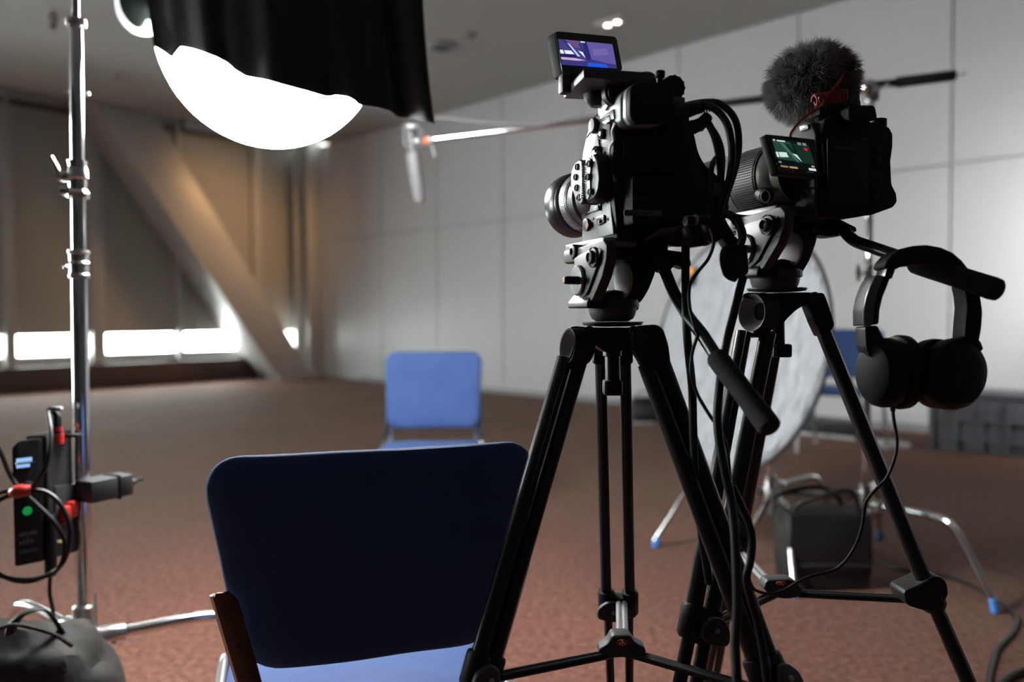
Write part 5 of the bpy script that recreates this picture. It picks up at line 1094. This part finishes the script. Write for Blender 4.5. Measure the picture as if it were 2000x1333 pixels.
# flip screen
sq = [P(1489, 261, 1.035), P(1592, 272, 1.06), P(1601, 346, 1.055), P(1516, 340, 1.03)]
sn_ = (sq[1]-sq[0]).cross(sq[3]-sq[0]).normalized(); sn_ = sn_ if sn_.dot(CF) > 0 else -sn_
def onS(px, py, off=0): return hit(px, py, sq[0]-sn_*off, sn_)
bm = BM(); prism(bm, roundpoly([onS(x, y) for x, y in ((1494, 262), (1591, 272), (1602, 347), (1518, 339))], .003), (sn_-dx*.25).normalized()*.011, .002); FS = D_.part('flip_screen', bm, 'plastic')
bm = BM(); prism(bm, [onS(x, y, .0006) for x, y in ((1496, 264), (1590, 273.5), (1600, 345), (1520, 337))], -sn_*.0006); D_.part('bezel', bm, 'glass_off', parent=FS)
quad2 = [(1507, 270.5), (1577, 279), (1597, 336), (1524, 327)]
w_, g_, r_ = lin(215, 225, 220), lin(20, 40, 34), lin(200, 40, 30)
polys2 = [([(0, 0), (1, 0), (1, 1), (0, 1)], lin(14, 26, 24)), ([(0, .05), (.5, .05), (.55, .72), (0, .70)], lin(38, 66, 58)), ([(.55, .1), (1, .1), (1, .75), (.66, .75)], lin(24, 44, 40)),
 ([(0, .72), (1, .76), (1, 1), (0, 1)], lin(12, 18, 16)), ([(0, .46), (.30, .44), (.32, .60), (0, .64)], lin(205, 230, 220)), ([(.06, .44), (.08, .44), (.09, .64), (.07, .64)], lin(40, 60, 55)),
 ([(.18, .10), (.30, .12), (.62, .74), (.52, .74)], lin(60, 105, 92)), ([(.32, .15), (.44, .15), (.66, .74), (.60, .74)], lin(22, 36, 32)), ([(.46, .45), (.58, .48), (.66, .72)], lin(190, 235, 215)),
 ([(.02, .02), (.09, .02), (.06, .09)], w_), ([(.13, .03), (.36, .03), (.36, .075), (.13, .075)], w_), ([(.70, .03), (.80, .03), (.80, .12), (.70, .12)], lin(120, 135, 130)), ([(.84, .03), (.94, .03), (.94, .12), (.84, .12)], lin(120, 135, 130)),
 ([(.84, .20), (.93, .20), (.93, .29), (.84, .29)], r_), ([(.02, .92), (.22, .92), (.22, .98), (.02, .98)], lin(150, 120, 80)), ([(.26, .92), (.48, .92), (.48, .98), (.26, .98)], lin(180, 150, 100)), ([(.78, .90), (.97, .90), (.97, .98), (.78, .98)], w_), ([(.88, .80), (.96, .80), (.96, .86), (.88, .86)], lin(150, 160, 155)), ([(.0, .78), (.08, .78), (.08, .84), (0, .84)], lin(120, 130, 128))]
picture(D_, onS, quad2, polys2, FS, nrm=sn_)
bm = BM(); cyl(bm, P(1597, 280, 1.07), P(1603, 340, 1.075), .006); D_.part('screen_hinge', bm, 'plastic')
bm = BM(); rbox(bm, P(1640, 206, 1.13), (.05, .03, .012), .003, ax=(dx, dy, dz)); rbox(bm, P(1610, 222, 1.13), (.04, .03, .014), .004, ax=(dx, dy, dz)); D_.part('shoe_mount', bm, 'plastic')
# ================================================================== FURRY MICROPHONE
FC = P(1585, 163, 1.15); t = Thing('furry_microphone', 'grey furry windshield microphone with red coiled cord on top of the stills camera', 'microphone', P(1640, 215, 1.13))
rx, ry, rz = .056, .052, .047
tilt = Matrix.Rotation(math.radians(-12), 3, CF) 
bm = BM(); ball(bm, (0, 0, 0), 1, seg=24)
for v in bm.verts: v.co = FC+tilt @ V((v.co.x*rx, v.co.y*ry, v.co.z*rz))
core = t.part('windshield_core', bm, 'furcore')
bm = BM(); rnd = random.Random(3)
N_ = 9500
for i in range(N_):
    zf = 1-2*(i+.5)/N_; ph = i*2.399963; rr = math.sqrt(1-zf*zf); n = V((rr*math.cos(ph), rr*math.sin(ph), zf))
    base = V((n.x*rx, n.y*ry, n.z*rz)); L_ = .015+.007*rnd.random()
    clump = V((noise.noise(n*5), noise.noise(n*5+V((7, 1, 3))), noise.noise(n*5+V((2, 9, 4)))))*1.5
    dirv = (n+clump*.75+V((rnd.uniform(-.35, .35), rnd.uniform(-.35, .35), rnd.uniform(-.35, .35)-.25))).normalized()
    sd = dirv.cross(V((rnd.random(), rnd.random(), rnd.random()))).normalized()*.00042
    p0 = base; p1 = base+dirv*L_*.5; p2 = base+(dirv+V((rnd.uniform(-.3, .3), 0, -.25+rnd.uniform(-.2, .2)))).normalized()*L_
    f = lambda q: FC+tilt @ q
    a, b_, c_, d_, e_ = (bm.verts.new(f(q)) for q in (p0-sd, p0+sd, p1+sd*.8, p1-sd*.8, p2))
    bm.faces.new((a, b_, c_, d_)); bm.faces.new((d_, c_, e_))
t.part('fur', bm, 'fur', kind='stuff', sharp=180)
bm = BM(); tube(bm, [P(1648, 128, 1.10), P(1662, 124, 1.10), P(1660, 132, 1.10), P(1648, 145, 1.10)], [.003, .006, .0065, .005], 12, smooth=4); tube(bm, [P(1652, 132, 1.11), P(1657, 160, 1.11), P(1655, 185, 1.12)], .004, 10, smooth=4); rbox(bm, P(1640, 193, 1.13), (.05, .03, .025), .006, ax=(dx, dy, dz)); tube(bm, [P(1640, 200, 1.13), P(1650, 170, 1.13), P(1630, 150, 1.14)], .009, 12, smooth=4); t.part('shock_mount', bm, 'plastic')
bm = BM(); a, b_ = P(1590, 196, 1.085), P(1652, 186, 1.085); dd = (b_-a); u_ = dd.normalized(); s1, s2, _ = frame_of(u_); pts = []
for k in range(11*14): ang = 2*PI*k/14; pts.append(a+dd*(k/(11*14))+(s1*math.cos(ang)+s2*math.sin(ang))*.0068)
tube(bm, pts, .0020, 8); tube(bm, [pts[-1], P(1654, 190, 1.09), P(1655, 176, 1.10)], .0018, 8)
tube(bm, [P(1543, 268, 1.06), P(1546, 258, 1.07), P(1560, 240, 1.08), P(1578, 224, 1.08), P(1596, 212, 1.08), P(1607, 203, 1.075), P(1608, 192, 1.072), P(1602, 189, 1.072), P(1600, 195, 1.075), P(1608, 201, 1.075), P(1622, 180, 1.075), P(1640, 158, 1.08), P(1650, 140, 1.095)], .0016, 8, smooth=6); t.part('red_coiled_cord', bm, 'redcord')
bm = BM(); rbox(bm, P(1541, 112, 1.125), (.014, .004, .008), .002, ax=(V((.8, 0, .5)), CF, V((-.5, 0, .8)))); t.part('fabric_tag', bm, 'charcoal')
# ================================================================== HEADPHONES
H_ = Thing('headphones', 'black over-ear headphones hanging from the rear tripod pan handle', 'headphones', P(1810, 800, 1.0))
hd = .985
bm = BM(); prism(bm, [P(x, y, hd-.012) for x, y in ((1726, 522), (1733, 508), (1744, 496), (1760, 487), (1785, 480), (1812, 478), (1840, 483), (1862, 493), (1880, 508), (1894, 526), (1902, 548), (1893, 556), (1876, 540), (1856, 524), (1830, 517), (1800, 516), (1779, 518), (1764, 520), (1752, 526), (1740, 528))], CF*.034, .006, seg=3); BDn = H_.part('headband', bm, 'plastic_soft')
bm = BM(); prism(bm, roundpoly([P(x, y, hd-.010) for x, y in ((1733, 522), (1749, 526), (1742, 545), (1726, 546))], .002), CF*.026, .003); H_.part('slider', bm, 'blackmetal', parent=BDn)
bm = BM(); prism(bm, roundpoly([P(x, y, hd-.016) for x, y in ((1711, 537), (1739, 541), (1733, 558), (1724, 580), (1718, 606), (1716, 634), (1686, 637), (1686, 605), (1691, 580), (1700, 556))], .003), CF*.030, .004, seg=3); AL = H_.part('stirrup', bm, 'plastic')
bm = BM(); prism(bm, [P(x, y, hd-.019) for x, y in ((1710, 539), (1728, 542), (1716, 568), (1709, 600), (1706, 633), (1687, 635), (1687, 605), (1692, 580), (1700, 558))], CF*.006, .002); H_.part('stirrup_cover', bm, mat('satin_grey_cover', (.11, .115, .125), .30, metal=.2), parent=AL)
bm = BM(); prism(bm, roundpoly([P(x, y, hd-.012) for x, y in ((1689, 638), (1714, 636), (1719, 648), (1727, 664), (1745, 664), (1740, 690), (1700, 700), (1692, 680))], .004), CF*.028, .004, seg=3); H_.part('yoke', bm, 'plastic', parent=AL)
# left cup seen nearly edge-on
cxl = P(1736, 728, hd); al = (V((-.95, -.30, 0))).normalized()
bm = BM(); x1, y1, _ = frame_of(al)
def cup(bm, c, ax, ra, rb, prof, tilt_=0):
    x1 = ax.cross(UZ).normalized(); y1 = x1.cross(ax); y1 = UZ*1.0-ax*ax.z; y1.normalize()
    X = x1*math.cos(tilt_)+y1*math.sin(tilt_); Y = -x1*math.sin(tilt_)+y1*math.cos(tilt_)
    rings = []
    for t_, k in prof: rings.append([bm.verts.new(c+ax*t_+X*(ra*k*math.cos(2*PI*i/40))+Y*(rb*k*math.sin(2*PI*i/40))) for i in range(40)])
    for i in range(len(rings)-1):
        for k in range(40): bm.faces.new((rings[i][k], rings[i][(k+1) % 40], rings[i+1][(k+1) % 40], rings[i+1][k]))
    bm.faces.new(rings[0][::-1]); bm.faces.new(rings[-1])
cup(bm, cxl, al, .034, .0435, [(-.004, .96), (0, 1), (.012, 1), (.020, .95), (.026, .84), (.029, .6)]); CUPM = mat('matte_cup_plastic', (.003, .003, .0035), .5, spec=.2); CU_ = H_.part('ear_cup', bm, CUPM)
bm = BM(); cup(bm, cxl-al*.006, -al, .034, .0445, [(-.001, .88), (.002, .92), (.004, 1.02), (.008, 1.05), (.018, 1.04), (.024, .94), (.026, .75), (.020, .62)]); H_.part('ear_cushion', bm, CUPM, parent=CU_)
cxr = P(1855, 731, hd); ar = (V((.42, -.90, .06))).normalized()
bm = BM(); cup(bm, cxr, ar, .0505, .0435, [(-.006, .97), (0, 1), (.008, 1), (.016, .94), (.022, .80), (.024, .5)], tilt_=-.35); CU2 = H_.part('ear_cup', bm, CUPM)
bm = BM(); cup(bm, cxr-ar*.006, -ar, .050, .043, [(0, .9), (.003, 1), (.010, 1.02), (.018, 1.0), (.024, .88), (.024, .7)], tilt_=-.35); H_.part('ear_cushion', bm, CUPM, parent=CU2)
bm = BM(); prism(bm, roundpoly([P(x, y, hd-.008) for x, y in ((1881, 556), (1906, 552), (1914, 575), (1919, 608), (1917, 640), (1912, 668), (1884, 662), (1886, 630), (1889, 600), (1886, 575))], .004), CF*.028, .005, seg=3); AR = H_.part('stirrup', bm, 'plastic')
bm = BM(); prism(bm, roundpoly([P(x, y, hd-.006) for x, y in ((1876, 658), (1914, 664), (1922, 684), (1900, 692), (1874, 676))], .004), CF*.022, .004); H_.part('yoke', bm, 'plastic', parent=AR)
bm = BM(); cyl(bm, P(1744, 790, hd), P(1744, 804, hd), .0042, .0028); H_.part('cable_boot', bm, 'cable')
cab('headphone_cable', [(1744, 802, .985), (1746, 822, .985), (1751, 850, .985), (1752, 872, .985), (1746, 900, .985), (1733, 932, .985), (1716, 952, .985), (1700, 968, .985), (1690, 985, .985), (1687, 1010, .985), (1681, 1040, .985), (1668, 1072, .985), (1648, 1100, .985), (1625, 1116, .99), (1590, 1125, .99), (1560, 1137, .99), (1535, 1152, .99), (1512, 1160, .985), (1488, 1158, .98), (1470, 1148, .975), (1462, 1120, .975), (1466, 1080, .97), (1455, 1030, .97), (1440, 1000, .965)], .0020, 'thin cable curving down from the headphones across the right tripod')
